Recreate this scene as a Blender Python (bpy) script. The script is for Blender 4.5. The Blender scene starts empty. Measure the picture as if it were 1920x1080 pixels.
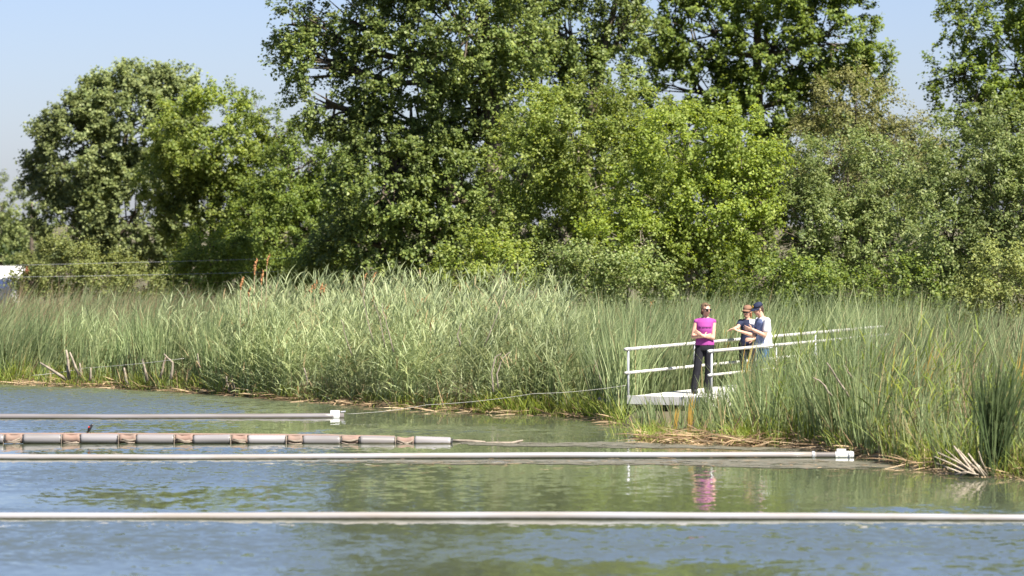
import bpy, bmesh, math
import numpy as np
from mathutils import Vector, Matrix
from mathutils.bvhtree import BVHTree

sc = bpy.context.scene
COL = sc.collection
rng = np.random.default_rng(11)

# ------------------------------------------------------------------ camera
CAM_H, FPX, HZ = 3.6, 7200.0, 420.0        # eye height, focal length in photo pixels, horizon row
cam = bpy.data.cameras.new('camera')
cam.sensor_width = 36.0
cam.lens = 135.0
cam.shift_y = -(540.0 - HZ) / 1920.0
cam.clip_start = 0.5
cam.clip_end = 9000.0
cam.dof.use_dof = True
cam.dof.focus_distance = 72.0
cam.dof.aperture_fstop = 1.9
camo = bpy.data.objects.new('camera', cam)
camo.location = (0, 0, CAM_H)
camo.rotation_euler = (math.radians(90), 0, 0)
COL.objects.link(camo)
sc.camera = camo

# ------------------------------------------------------------------ sky and sun
SUN_EL = math.radians(52)
SUN_AZ = math.radians(138)                  # clockwise from +Y: to the right, a little behind the camera
sun_vec = Vector((math.sin(SUN_AZ) * math.cos(SUN_EL), math.cos(SUN_AZ) * math.cos(SUN_EL), math.sin(SUN_EL)))
world = bpy.data.worlds.new('World')
sc.world = world
world.use_nodes = True
wn = world.node_tree
sky = wn.nodes.new('ShaderNodeTexSky')
sky.sky_type = 'NISHITA'
sky.sun_disc = False
sky.sun_elevation = SUN_EL
sky.sun_rotation = SUN_AZ
sky.air_density = 0.85
sky.dust_density = 0.6
sky.ozone_density = 1.0
wn.nodes['Background'].inputs['Strength'].default_value = 0.052
tint = wn.nodes.new('ShaderNodeVectorMath'); tint.operation = 'MULTIPLY'; tint.inputs[1].default_value = (0.725, 0.75, 0.975)
wn.links.new(sky.outputs[0], tint.inputs[0])
wn.links.new(tint.outputs[0], wn.nodes['Background'].inputs['Color'])
sl = bpy.data.lights.new('sun', 'SUN')
sl.energy = 4.8
sl.angle = math.radians(0.53)
sl.color = (1.0, 0.94, 0.82)
suno = bpy.data.objects.new('sun', sl)
suno.rotation_euler = sun_vec.to_track_quat('Z', 'Y').to_euler()
COL.objects.link(suno)

sc.view_settings.view_transform = 'Standard'
sc.view_settings.look = 'None'
sc.view_settings.gamma = 1.0
sc.view_settings.exposure = 1.54
sc.cycles.max_bounces = 7
sc.cycles.diffuse_bounces = 3
sc.cycles.glossy_bounces = 3
sc.cycles.transmission_bounces = 4
sc.cycles.caustics_reflective = False
sc.cycles.caustics_refractive = False

# ------------------------------------------------------------------ helpers
def at(px, py, D):
    return Vector(((px - 960.0) / FPX * D, D, CAM_H - (py - HZ) / FPX * D))

def water_d(py):
    return CAM_H * FPX / (py - HZ)

def on_water(px, py):
    D = water_d(py)
    return Vector(((px - 960.0) / FPX * D, D, 0.0))

def norm(a):
    return a / np.maximum(np.linalg.norm(a, axis=-1, keepdims=True), 1e-9)

def tag(o, label=None, cat=None, group=None, kind=None):
    if label: o['label'] = label
    if cat: o['category'] = cat
    if group: o['group'] = group
    if kind: o['kind'] = kind
    return o

def empty(name, loc=(0, 0, 0), rz=0.0):
    o = bpy.data.objects.new(name, None)
    o.location = loc
    o.rotation_euler = (0, 0, rz)
    o.empty_display_size = 0.2
    COL.objects.link(o)
    return o

def link(name, me, mat=None, parent=None, loc=None, smooth=False):
    o = bpy.data.objects.new(name, me)
    COL.objects.link(o)
    if mat is not None and len(me.materials) == 0:
        me.materials.append(mat)
    if parent is not None: o.parent = parent
    if loc is not None: o.location = loc
    if smooth: me.polygons.foreach_set('use_smooth', [True] * len(me.polygons))
    return o

def mesh_np(name, V, quads=None, tris=None):
    me = bpy.data.meshes.new(name)
    V = np.ascontiguousarray(V, dtype=np.float32).reshape(-1, 3)
    nq = 0 if quads is None else len(quads)
    nt = 0 if tris is None else len(tris)
    loops = []
    if nq: loops.append(np.asarray(quads).reshape(-1))
    if nt: loops.append(np.asarray(tris).reshape(-1))
    loops = np.concatenate(loops).astype(np.int32)
    tot = np.concatenate([np.full(nq, 4), np.full(nt, 3)]).astype(np.int32)
    start = np.concatenate([[0], np.cumsum(tot)[:-1]]).astype(np.int32)
    me.vertices.add(len(V)); me.vertices.foreach_set('co', V.reshape(-1))
    me.loops.add(len(loops)); me.loops.foreach_set('vertex_index', loops)
    me.polygons.add(nq + nt)
    me.polygons.foreach_set('loop_start', start)
    me.update(calc_edges=True)
    return me

class MB:
    """collects simple shapes into one mesh"""
    def __init__(s): s.V, s.F, s.n = [], [], 0
    def add(s, V, F):
        s.V += [tuple(v) for v in V]
        s.F += [tuple(i + s.n for i in f) for f in F]
        s.n += len(V)
        return s
    def tube(s, pts, rad, sides=8, cap=True):
        pts = [Vector(p) for p in pts]
        k = len(pts)
        rad = [rad] * k if isinstance(rad, (int, float)) else list(rad)
        V, F, up = [], [], None
        for i, p in enumerate(pts):
            t = (pts[min(i + 1, k - 1)] - pts[max(i - 1, 0)]).normalized()
            if up is None:
                up = Vector((0, 0, 1)) if abs(t.z) < 0.9 else Vector((1, 0, 0))
            a = t.cross(up).normalized(); b = a.cross(t).normalized(); up = b
            for j in range(sides):
                th = 2 * math.pi * j / sides
                V.append(p + (a * math.cos(th) + b * math.sin(th)) * rad[i])
        for i in range(k - 1):
            for j in range(sides):
                j2 = (j + 1) % sides
                F.append((i * sides + j, i * sides + j2, (i + 1) * sides + j2, (i + 1) * sides + j))
        if cap:
            F.append(tuple(range(sides))[::-1]); F.append(tuple(range((k - 1) * sides, k * sides)))
        return s.add(V, F)
    def box(s, c, h, ax=None):
        c = Vector(c)
        ax = ax or (Vector((1, 0, 0)), Vector((0, 1, 0)), Vector((0, 0, 1)))
        V = [c + ax[0] * (h[0] * i) + ax[1] * (h[1] * j) + ax[2] * (h[2] * k) for k in (-1, 1) for j in (-1, 1) for i in (-1, 1)]
        return s.add(V, [(0, 2, 3, 1), (4, 5, 7, 6), (0, 1, 5, 4), (2, 6, 7, 3), (0, 4, 6, 2), (1, 3, 7, 5)])
    def ell(s, c, r, M=None, seg=14, rings=9):
        c = Vector(c); V, F = [], []
        M = M or Matrix.Identity(3)
        V.append(c + M @ Vector((0, 0, r[2])))
        for i in range(1, rings):
            ph = math.pi * i / rings
            for j in range(seg):
                th = 2 * math.pi * j / seg
                V.append(c + M @ Vector((r[0] * math.sin(ph) * math.cos(th), r[1] * math.sin(ph) * math.sin(th), r[2] * math.cos(ph))))
        V.append(c + M @ Vector((0, 0, -r[2])))
        L = len(V) - 1
        for j in range(seg):
            j2 = (j + 1) % seg
            F.append((0, 1 + j, 1 + j2))
            for i in range(rings - 2):
                a = 1 + i * seg
                F.append((a + j, a + seg + j, a + seg + j2, a + j2))
            F.append((L, 1 + (rings - 2) * seg + j2, 1 + (rings - 2) * seg + j))
        return s.add(V, F)
    def capsule(s, p0, r0, p1, r1, sides=10):
        p0, p1 = Vector(p0), Vector(p1)
        s.tube([p0, p1], [r0, r1], sides)
        s.ell(p0, (r0, r0, r0), None, sides, 7); s.ell(p1, (r1, r1, r1), None, sides, 7)
        return s
    def chain(s, pts, rad):
        for a, b, ra, rb in zip(pts[:-1], pts[1:], rad[:-1], rad[1:]): s.capsule(a, ra, b, rb)
        return s
    def loft(s, rings, seg=20):
        """rings: (cx, cy, cz, rx, ry[, rot])"""
        V, F = [], []
        for r in rings:
            ro = r[5] if len(r) > 5 else 0.0
            for j in range(seg):
                th = 2 * math.pi * j / seg
                x, y = r[3] * math.cos(th), r[4] * math.sin(th)
                V.append((r[0] + x * math.cos(ro) - y * math.sin(ro), r[1] + x * math.sin(ro) + y * math.cos(ro), r[2]))
        for i in range(len(rings) - 1):
            for j in range(seg):
                j2 = (j + 1) % seg
                F.append((i * seg + j, i * seg + j2, (i + 1) * seg + j2, (i + 1) * seg + j))
        F.append(tuple(range(seg))[::-1]); F.append(tuple(range((len(rings) - 1) * seg, len(rings) * seg)))
        return s.add(V, F)
    def xform(s, M, start=0):
        s.V = s.V[:start] + [tuple(M @ Vector(v)) for v in s.V[start:]]
        return s
    def mesh(s, name):
        me = bpy.data.meshes.new(name)
        me.from_pydata(s.V, [], s.F)
        me.update()
        return me
    def build(s, name, mat, parent=None, smooth=False, loc=None):
        return link(name, s.mesh(name), mat, parent, loc, smooth)
    def fused(s, name, mat, parent=None, voxel=0.008, smooth=6, loc=None):
        """one continuous surface round all the shapes"""
        me = s.mesh(name)
        o = bpy.data.objects.new('temporary', me)
        COL.objects.link(o)
        m = o.modifiers.new('r', 'REMESH'); m.mode = 'VOXEL'; m.voxel_size = voxel
        k = o.modifiers.new('s', 'SMOOTH'); k.factor = 0.5; k.iterations = smooth
        dg = bpy.context.evaluated_depsgraph_get()
        res = bpy.data.meshes.new_from_object(o.evaluated_get(dg))
        bpy.data.objects.remove(o); bpy.data.meshes.remove(me)
        res.name = name
        res.materials.clear()
        return link(name, res, mat, parent, loc, True)

# ------------------------------------------------------------------ materials
class NT:
    def __init__(s, name):
        s.m = bpy.data.materials.new(name); s.m.use_nodes = True
        s.t = s.m.node_tree; s.b = s.t.nodes['Principled BSDF']; s.out = s.t.nodes['Material Output']
    def n(s, typ, **kw):
        x = s.t.nodes.new(typ)
        for k, v in kw.items():
            if k.startswith('i_'):
                key = k[2:]
                x.inputs[int(key) if key.isdigit() else key.replace('_', ' ')].default_value = v
            else: setattr(x, k, v)
        return x
    def l(s, a, b): s.t.links.new(a, b)
    def ramp(s, fac, stops):
        r = s.n('ShaderNodeValToRGB'); e = r.color_ramp.elements
        while len(e) < len(stops): e.new(0.5)
        for el, (p, c) in zip(e, stops): el.position = p; el.color = (*c, 1)
        s.l(fac, r.inputs[0]); return r.outputs[0]
    def noise(s, scale, detail=3, rough=0.5, vec=None, out=0):
        x = s.n('ShaderNodeTexNoise', i_Scale=scale, i_Detail=detail, i_Roughness=rough)
        if vec is not None: s.l(vec, x.inputs['Vector'])
        return x.outputs[out]
    def math(s, op, a, b=None, clamp=False):
        x = s.n('ShaderNodeMath', operation=op); x.use_clamp = clamp
        for i, v in enumerate((a, b)):
            if v is None: continue
            if isinstance(v, (int, float)): x.inputs[i].default_value = v
            else: s.l(v, x.inputs[i])
        return x.outputs[0]
    def mix(s, f, a, b):
        x = s.n('ShaderNodeMix', data_type='RGBA')
        for i, v in ((0, f), (6, a), (7, b)):
            if isinstance(v, (int, float)): x.inputs[i].default_value = v
            elif isinstance(v, tuple): x.inputs[i].default_value = (*v, 1)
            else: s.l(v, x.inputs[i])
        return x.outputs[2]

def leaf_material(name, dark, mid, light, trans=0.35, rough=0.42, patch=0.35, dry=None, gain=1.0):
    dark, mid, light = (tuple(min(.5, v * gain * w_) for v, w_ in zip(c_, (1.07, 1.0, .92))) for c_ in (dark, mid, light))
    rough = rough + .14; trans = trans + .08
    k = NT(name)
    g = k.n('ShaderNodeNewGeometry')
    col = k.ramp(g.outputs['Random Per Island'], [(0.0, dark), (0.5, mid), (1.0, light)])
    nz = k.noise(patch, 2, 0.5, g.outputs['Position'])
    hs = k.n('ShaderNodeHueSaturation')
    k.l(col, hs.inputs['Color'])
    k.l(k.math('MULTIPLY_ADD', nz, 1.5), hs.inputs['Value'])
    hs.inputs['Value'].links[0].from_node.inputs[2].default_value = 0.25
    out = hs.outputs[0]
    if dry:
        wn_ = k.n('ShaderNodeTexWhiteNoise', noise_dimensions='1D')
        k.l(g.outputs['Random Per Island'], wn_.inputs['W'])
        out = k.mix(k.math('LESS_THAN', wn_.outputs[0], dry[0]), out, dry[1])
    k.l(out, k.b.inputs['Base Color'])
    k.b.inputs['Roughness'].default_value = rough
    k.b.inputs['Specular IOR Level'].default_value = 0.35
    tr = k.n('ShaderNodeBsdfTranslucent')
    h2 = k.n('ShaderNodeHueSaturation', i_Hue=0.485, i_Saturation=1.15, i_Value=1.5)
    k.l(out, h2.inputs['Color']); k.l(h2.outputs[0], tr.inputs['Color'])
    ms = k.n('ShaderNodeMixShader'); ms.inputs[0].default_value = trans
    k.l(k.b.outputs[0], ms.inputs[1]); k.l(tr.outputs[0], ms.inputs[2]); k.l(ms.outputs[0], k.out.inputs[0])
    return k.m

def plain(name, col, rough=0.6, spec=0.4, var=0.12, scale=8.0, metal=0.0, bump=0.0, alt=None):
    k = NT(name)
    tc = k.n('ShaderNodeTexCoord')
    nz = k.noise(scale, 5, 0.6, tc.outputs['Object'])
    alt = alt or tuple(c * (1 - 2.2 * var) for c in col)
    k.l(k.ramp(nz, [(0.32, alt), (0.62, col)]), k.b.inputs['Base Color'])
    k.b.inputs['Roughness'].default_value = rough
    k.b.inputs['Specular IOR Level'].default_value = spec
    k.b.inputs['Metallic'].default_value = metal
    if bump:
        bp = k.n('ShaderNodeBump', i_Strength=bump, i_Distance=0.01)
        k.l(nz, bp.inputs['Height']); k.l(bp.outputs[0], k.b.inputs['Normal'])
    return k.m

M = {}
M['bark'] = plain('bark', (0.13, 0.105, 0.08), 0.9, 0.2, 0.25, 6.0, bump=0.6)
M['pale_bark'] = plain('pale_bark', (0.30, 0.26, 0.21), 0.9, 0.2, 0.25, 6.0, bump=0.5)
M['cottonwood'] = leaf_material('cottonwood_leaf', (0.034, 0.055, 0.015), (0.064, 0.092, 0.026), (0.116, 0.145, 0.048), 0.32, 0.36, gain=2.1)
M['maple'] = leaf_material('maple_leaf', (0.036, 0.060, 0.013), (0.068, 0.103, 0.023), (0.118, 0.153, 0.038), 0.36, 0.40, gain=1.9)
M['grey_green'] = leaf_material('grey_green_leaf', (0.044, 0.064, 0.026), (0.080, 0.104, 0.042), (0.128, 0.154, 0.066), 0.30, 0.45, gain=2.15)
M['lime'] = leaf_material('lime_leaf', (0.062, 0.094, 0.018), (0.104, 0.146, 0.030), (0.156, 0.196, 0.050), 0.42, 0.42, gain=1.9)
M['fresh'] = leaf_material('fresh_leaf', (0.056, 0.086, 0.018), (0.096, 0.132, 0.031), (0.150, 0.182, 0.054), 0.40, 0.40, gain=1.9)
M['willow'] = leaf_material('willow_leaf', (0.048, 0.075, 0.024), (0.085, 0.118, 0.040), (0.150, 0.180, 0.080), 0.34, 0.38, gain=1.9)
M['olive'] = leaf_material('olive_leaf', (0.056, 0.076, 0.024), (0.090, 0.112, 0.038), (0.135, 0.154, 0.058), 0.34, 0.45, gain=1.9)
M['bronze'] = leaf_material('bronze_leaf', (0.068, 0.078, 0.026), (0.104, 0.115, 0.042), (0.150, 0.156, 0.064), 0.30, 0.45, gain=1.5)
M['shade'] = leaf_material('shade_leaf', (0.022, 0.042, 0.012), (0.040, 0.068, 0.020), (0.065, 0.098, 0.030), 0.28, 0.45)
M['phragmites'] = leaf_material('phragmites_leaf', (0.115, 0.155, 0.085), (0.175, 0.220, 0.125), (0.245, 0.285, 0.170), 0.36, 0.42, 0.5, (0.03, (0.36, 0.28, 0.15)), gain=1.55)
M['cattail'] = leaf_material('cattail_blade', (0.088, 0.128, 0.060), (0.138, 0.185, 0.095), (0.205, 0.245, 0.135), 0.30, 0.42, 0.5, (0.05, (0.33, 0.27, 0.14)), gain=1.5)
M['dark_rush'] = leaf_material('dark_rush_blade', (0.060, 0.092, 0.040), (0.095, 0.132, 0.060), (0.140, 0.178, 0.086), 0.28, 0.42, 0.6, (0.03, (0.30, 0.25, 0.12)), gain=1.5)
M['deep_rush'] = leaf_material('deep_rush_blade', (0.045, 0.075, 0.030), (0.070, 0.108, 0.046), (0.105, 0.145, 0.066), 0.28, 0.42, 0.6)
M['bank_grass'] = leaf_material('bank_grass_blade', (0.100, 0.150, 0.030), (0.160, 0.215, 0.050), (0.230, 0.270, 0.085), 0.38, 0.45, 0.8, (0.10, (0.36, 0.29, 0.14)), gain=1.5)
M['dry_top'] = leaf_material('dry_grass_top', (0.16, 0.135, 0.080), (0.23, 0.19, 0.12), (0.29, 0.24, 0.16), 0.3, 0.6, 0.6)
M['straw'] = leaf_material('straw', (0.17, 0.12, 0.075), (0.30, 0.225, 0.145), (0.44, 0.36, 0.25), 0.15, 0.7, 0.8)
M['gold'] = leaf_material('golden_blade', (0.30, 0.20, 0.04), (0.36, 0.25, 0.06), (0.40, 0.30, 0.09), 0.3, 0.5)

# ground
k = NT('marsh_soil')
gp = k.n('ShaderNodeNewGeometry')
n1 = k.noise(0.9, 6, 0.65, gp.outputs['Position'])
k.l(k.ramp(n1, [(0.3, (0.055, 0.042, 0.026)), (0.5, (0.10, 0.085, 0.045)), (0.7, (0.075, 0.088, 0.035))]), k.b.inputs['Base Color'])
k.b.inputs['Roughness'].default_value = 0.95
bp = k.n('ShaderNodeBump', i_Strength=0.8, i_Distance=0.05); k.l(k.noise(9, 5, 0.6, gp.outputs['Position']), bp.inputs['Height']); k.l(bp.outputs[0], k.b.inputs['Normal'])
M['soil'] = k.m

# water: murky pond, ripples as real slopes; wind ruffles some stretches and leaves others calm
k = NT('pond_water')
gp = k.n('ShaderNodeNewGeometry')
def scaled(sx, sy):
    v = k.n('ShaderNodeVectorMath', operation='MULTIPLY'); v.inputs[1].default_value = (sx, sy, 1)
    k.l(gp.outputs['Position'], v.inputs[0]); return v.outputs[0]
r1 = k.noise(1.0, 2, 0.5, scaled(3.4, 2.6), out=1)
r2 = k.noise(1.0, 2, 0.55, scaled(9.0, 7.0), out=1)
va = k.n('ShaderNodeVectorMath', operation='SUBTRACT'); va.inputs[1].default_value = (0.5, 0.5, 0.5); k.l(r1, va.inputs[0])
vb = k.n('ShaderNodeVectorMath', operation='SUBTRACT'); vb.inputs[1].default_value = (0.5, 0.5, 0.5); k.l(r2, vb.inputs[0])
vs = k.n('ShaderNodeVectorMath', operation='ADD'); k.l(va.outputs[0], vs.inputs[0]); k.l(vb.outputs[0], vs.inputs[1])
wind = k.noise(1.0, 3, 0.5, scaled(0.16, 0.115))
# sheltered water lies close to the reed bank and behind the booms
sep = k.n('ShaderNodeSeparateXYZ'); k.l(gp.outputs['Position'], sep.inputs[0])
WX, WY = sep.outputs[0], sep.outputs[1]
def blob(cx, cy, rx, ry, amp):
    a = k.math('DIVIDE', k.math('SUBTRACT', WX, cx), rx); b = k.math('DIVIDE', k.math('SUBTRACT', WY, cy), ry)
    d = k.math('ADD', k.math('MULTIPLY', a, a), k.math('MULTIPLY', b, b))
    return k.math('MULTIPLY', k.math('POWER', 2.718, k.math('MULTIPLY', d, -1.0)), amp)
acc = wind
for prm in [(-8.0, 78, 4.5, 7, 0.42), (3.5, 43.5, 4.0, 2.6, 0.36), (-6.0, 43.5, 3.0, 3.5, 0.36), (-5.0, 55.5, 3.0, 2.2, 0.34), (-1.8, 66.8, 1.6, 1.2, 0.3),
            (2.5, 52.0, 5.0, 4.5, -0.34), (3.5, 60, 5, 6, -0.3), (0.5, 74, 2.5, 4, -0.25), (0.3, 40.0, 2.2, 1.3, -0.22), (-5.5, 50.0, 2.0, 1.3, -0.22)]:
    acc = k.math('ADD', acc, blob(*prm))
mr = k.n('ShaderNodeMapRange', interpolation_type='SMOOTHSTEP'); mr.inputs[1].default_value = 0.36; mr.inputs[2].default_value = 0.80
mr.inputs[3].default_value = 0.055; mr.inputs[4].default_value = 0.32
k.l(acc, mr.inputs[0])
amp = k.math('ADD', mr.outputs[0], blob(-8.8, 80.5, 3.6, 5.5, 0.35))
vm = k.n('ShaderNodeVectorMath', operation='SCALE'); k.l(vs.outputs[0], vm.inputs[0]); k.l(amp, vm.inputs['Scale'])
sx_ = k.n('ShaderNodeSeparateXYZ'); k.l(vm.outputs[0], sx_.inputs[0])
vm2 = k.n('ShaderNodeCombineXYZ'); k.l(sx_.outputs[0], vm2.inputs[0]); k.l(k.math('MINIMUM', k.math('SUBTRACT', sx_.outputs[1], k.math('MULTIPLY', amp, 0.26)), 0.004), vm2.inputs[1])
vn = k.n('ShaderNodeVectorMath', operation='ADD'); vn.inputs[1].default_value = (0, 0, 1); k.l(vm2.outputs[0], vn.inputs[0])
vz = k.n('ShaderNodeVectorMath', operation='NORMALIZE'); k.l(vn.outputs[0], vz.inputs[0])
k.l(vz.outputs[0], k.b.inputs['Normal'])
k.b.inputs['Base Color'].default_value = (0.070, 0.082, 0.052, 1)
k.b.inputs['Roughness'].default_value = 0.04
k.b.inputs['IOR'].default_value = 2.3
M['water'] = k.m

k = NT('floating_scum')
gp = k.n('ShaderNodeNewGeometry')
k.l(k.ramp(k.noise(7, 6, 0.7, gp.outputs['Position']), [(0.3, (0.075, 0.075, 0.045)), (0.55, (0.135, 0.125, 0.09)), (0.72, (0.22, 0.19, 0.145))]), k.b.inputs['Base Color'])
k.b.inputs['Roughness'].default_value = 0.55
bp = k.n('ShaderNodeBump', i_Strength=0.6, i_Distance=0.01); k.l(k.noise(20, 4, 0.6, gp.outputs['Position']), bp.inputs['Height']); k.l(bp.outputs[0], k.b.inputs['Normal'])
tb_ = k.n('ShaderNodeBsdfTransparent'); mx = k.n('ShaderNodeMixShader')
ns = k.math('ADD', k.noise(2.2, 5, 0.65, gp.outputs['Position']), k.math('MULTIPLY', k.noise(16, 4, 0.7, gp.outputs['Position']), 0.5))
mq = k.n('ShaderNodeMapRange'); mq.inputs[1].default_value = 0.60; mq.inputs[2].default_value = 0.74; k.l(ns, mq.inputs[0])
k.l(mq.outputs[0], mx.inputs[0]); k.l(tb_.outputs[0], mx.inputs[1]); k.l(k.b.outputs[0], mx.inputs[2]); k.l(mx.outputs[0], k.out.inputs[0])
M['scum'] = k.m

# pipes: weathered pale plastic, algae film near the water line and brownish patches
def pipe_mat(name, col, stain):
    k = NT(name)
    g = k.n('ShaderNodeNewGeometry')
    v = k.n('ShaderNodeVectorMath', operation='MULTIPLY'); v.inputs[1].default_value = (0.5, 2, 6); k.l(g.outputs['Position'], v.inputs[0])
    c = k.ramp(k.noise(1.2, 5, 0.6, v.outputs[0]), [(0.35, stain), (0.6, col)])
    s = k.n('ShaderNodeSeparateXYZ'); k.l(g.outputs['Position'], s.inputs[0])
    h = k.math('ADD', s.outputs[2], k.math('MULTIPLY', k.noise(5, 4, 0.6, g.outputs['Position']), -0.035))
    m_ = k.n('ShaderNodeMapRange'); m_.inputs[1].default_value = -0.012; m_.inputs[2].default_value = 0.012; m_.inputs[3].default_value = 1; m_.inputs[4].default_value = 0
    k.l(h, m_.inputs[0])
    oi = k.n('ShaderNodeObjectInfo'); hv = k.n('ShaderNodeHueSaturation')
    k.l(k.math('ADD', k.math('MULTIPLY', oi.outputs['Random'], 0.35), 0.84), hv.inputs['Value']); k.l(c, hv.inputs['Color'])
    k.l(k.mix(m_.outputs[0], hv.outputs[0], (0.10, 0.085, 0.05)), k.b.inputs['Base Color'])
    k.b.inputs['Roughness'].default_value = 0.38
    return k.m
M['pipe'] = pipe_mat('weathered_pipe', (0.275, 0.268, 0.285), (0.225, 0.20, 0.18))
M['pipe_grey'] = pipe_mat('grey_pipe', (0.20, 0.19, 0.205), (0.16, 0.14, 0.13))
M['float'] = pipe_mat('ribbed_float', (0.245, 0.235, 0.25), (0.18, 0.165, 0.16))
M['boom_cloth'] = plain('boom_fabric', (0.235, 0.155, 0.125), 0.8, 0.2, 0.25, 4, alt=(0.19, 0.145, 0.12))
M['pale_cloth'] = plain('faded_fabric', (0.25, 0.205, 0.165), 0.85, 0.2, 0.2, 9)
M['white_plastic'] = plain('white_plastic', (0.82, 0.82, 0.80), 0.35, 0.5, 0.05)
M['black_plastic'] = plain('black_plastic', (0.03, 0.03, 0.032), 0.5, 0.4, 0.1)
M['rail'] = plain('white_painted_rail', (0.55, 0.54, 0.52), 0.4, 0.5, 0.08, 5, alt=(0.38, 0.36, 0.33))
M['post'] = plain('galvanised_post', (0.42, 0.43, 0.46), 0.45, 0.5, 0.12, 7, metal=0.3)
M['plank'] = plain('weathered_white_plank', (0.66, 0.65, 0.63), 0.6, 0.3, 0.12, 4, alt=(0.46, 0.44, 0.41))
M['beam'] = plain('silvered_beam', (0.42, 0.36, 0.28), 0.8, 0.2, 0.2, 4)
M['blue_float'] = plain('blue_float', (0.10, 0.14, 0.24), 0.5, 0.4, 0.2, 4)
M['skin'] = plain('skin', (0.56, 0.33, 0.24), 0.5, 0.4, 0.05, 20, alt=(0.50, 0.27, 0.19))
M['lips'] = plain('lips', (0.42, 0.16, 0.14), 0.45, 0.4, 0.05)
M['eye'] = plain('eye', (0.75, 0.72, 0.70), 0.2, 0.5, 0.02)
M['hair_brown'] = plain('brown_hair', (0.17, 0.105, 0.06), 0.55, 0.4, 0.3, 40)
M['hair_red'] = plain('auburn_hair', (0.34, 0.15, 0.065), 0.55, 0.4, 0.3, 40)
M['hair_dark'] = plain('dark_hair', (0.09, 0.06, 0.045), 0.6, 0.3, 0.3, 40)
M['magenta'] = plain('magenta_cloth', (0.32, 0.055, 0.26), 0.75, 0.25, 0.06, 6)
M['black_denim'] = plain('black_denim', (0.018, 0.018, 0.024), 0.85, 0.2, 0.15, 10)
M['denim'] = plain('blue_denim', (0.055, 0.115, 0.21), 0.85, 0.2, 0.15, 10)
M['navy'] = plain('navy_cloth', (0.018, 0.024, 0.055), 0.8, 0.25, 0.1, 10)
M['white_cloth'] = plain('white_cloth', (0.76, 0.74, 0.75), 0.8, 0.2, 0.04, 6)
M['grey_cloth'] = plain('pale_grey_cloth', (0.66, 0.67, 0.72), 0.8, 0.2, 0.04, 6)
M['blue_shade_print'] = plain('blue_shade_print', (0.20, 0.25, 0.43), 0.8, 0.2, 0.15, 12)
M['cap_brown'] = plain('tan_cap', (0.22, 0.125, 0.082), 0.8, 0.2, 0.08, 8)
M['cap_patch'] = plain('yellow_patch', (0.75, 0.42, 0.06), 0.7, 0.2, 0.05)
M['lens'] = plain('dark_lens', (0.008, 0.008, 0.010), 0.12, 0.6, 0.02)
M['shoe'] = plain('dark_shoe', (0.04, 0.04, 0.045), 0.7, 0.3, 0.1)
M['ink'] = plain('dark_lettering', (0.035, 0.012, 0.04), 0.8, 0.2, 0.02)
M['feather'] = plain('black_feather', (0.012, 0.011, 0.013), 0.5, 0.4, 0.1)
M['red_patch'] = plain('red_feather', (0.60, 0.045, 0.02), 0.6, 0.3, 0.1)
M['seed'] = plain('brown_seed_head', (0.36, 0.185, 0.085), 0.95, 0.1, 0.25, 20)
M['stalk'] = plain('dry_stalk', (0.42, 0.33, 0.21), 0.8, 0.2, 0.2, 8)
M['wood'] = plain('bleached_wood', (0.30, 0.255, 0.205), 0.9, 0.2, 0.25, 9, bump=0.5)
M['stick'] = plain('sun_bleached_stick', (0.46, 0.39, 0.31), 0.9, 0.2, 0.25, 9)
M['white_wall'] = plain('white_siding', (0.80, 0.78, 0.78), 0.7, 0.3, 0.05, 2)
M['red_brick'] = plain('red_brick', (0.40, 0.15, 0.10), 0.9, 0.2, 0.2, 9)
M['rope'] = plain('pale_rope', (0.62, 0.60, 0.55), 0.7, 0.3, 0.08)

# ------------------------------------------------------------------ ground and water
BANK = [(-900, 690), (-300, 706), (0, 720), (200, 727), (380, 738), (560, 752), (700, 762), (850, 772), (1000, 778), (1110, 784),
        (1172, 800), (1196, 828), (1350, 834), (1500, 838), (1620, 858), (1700, 876), (1800, 888), (1920, 898), (2100, 912), (2600, 940)]
bx = np.array([on_water(a, b).x for a, b in BANK]); by = np.array([on_water(a, b).y for a, b in BANK])
o_ = np.argsort(bx); bx, by = bx[o_], by[o_]
bx = np.concatenate([[-3000, -40], bx, [30, 3000]]); by = np.concatenate([[110, 100], by, [40, 30]])
def bank_y(x): return np.interp(x, bx, by)
def ground_z(x, y):
    x = np.asarray(x, float); y = np.asarray(y, float)
    d = y - bank_y(x)
    z = np.interp(d, [-6, -1.2, -0.15, 0.15, 1.0, 6, 20, 60, 400], [-1.4, -0.6, -0.05, 0.04, 0.14, 0.28, 0.42, 0.6, 0.8])
    z = z + 0.03 * np.sin(x * 2.1 + 1.3 * np.sin(y * 1.7)) * np.cos(y * 2.3) * (d > 0.4)
    near = np.interp(y, [6, 11, 20], [2.0, 0.6, -1.4])
    return np.where(y < 20, np.maximum(near, -1.4), z)
xs = np.unique(np.concatenate([np.linspace(-4000, -60, 14), np.linspace(-60, -16, 20), np.arange(-16, 16.01, 0.3), np.linspace(16, 60, 20), np.linspace(60, 4000, 14)]))
ys = np.unique(np.concatenate([np.linspace(-600, 0, 8), np.linspace(0, 50, 26), np.arange(50, 100.01, 0.35), np.linspace(100, 170, 24), np.linspace(170, 7000, 18)]))
GX, GY = np.meshgrid(xs, ys)
GZ = ground_z(GX, GY)
nx, ny = len(xs), len(ys)
idx = np.arange(nx * ny).reshape(ny, nx)
Q = np.stack([idx[:-1, :-1], idx[:-1, 1:], idx[1:, 1:], idx[1:, :-1]], -1).reshape(-1, 4)
tag(link('ground', mesh_np('ground', np.stack([GX, GY, GZ], -1), Q), M['soil'], smooth=True), kind='structure')
wx = np.linspace(-300, 300, 31); wy = np.linspace(12, 118, 30)
WXg, WYg = np.meshgrid(wx, wy); iw = np.arange(wx.size * wy.size).reshape(wy.size, wx.size)
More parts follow.
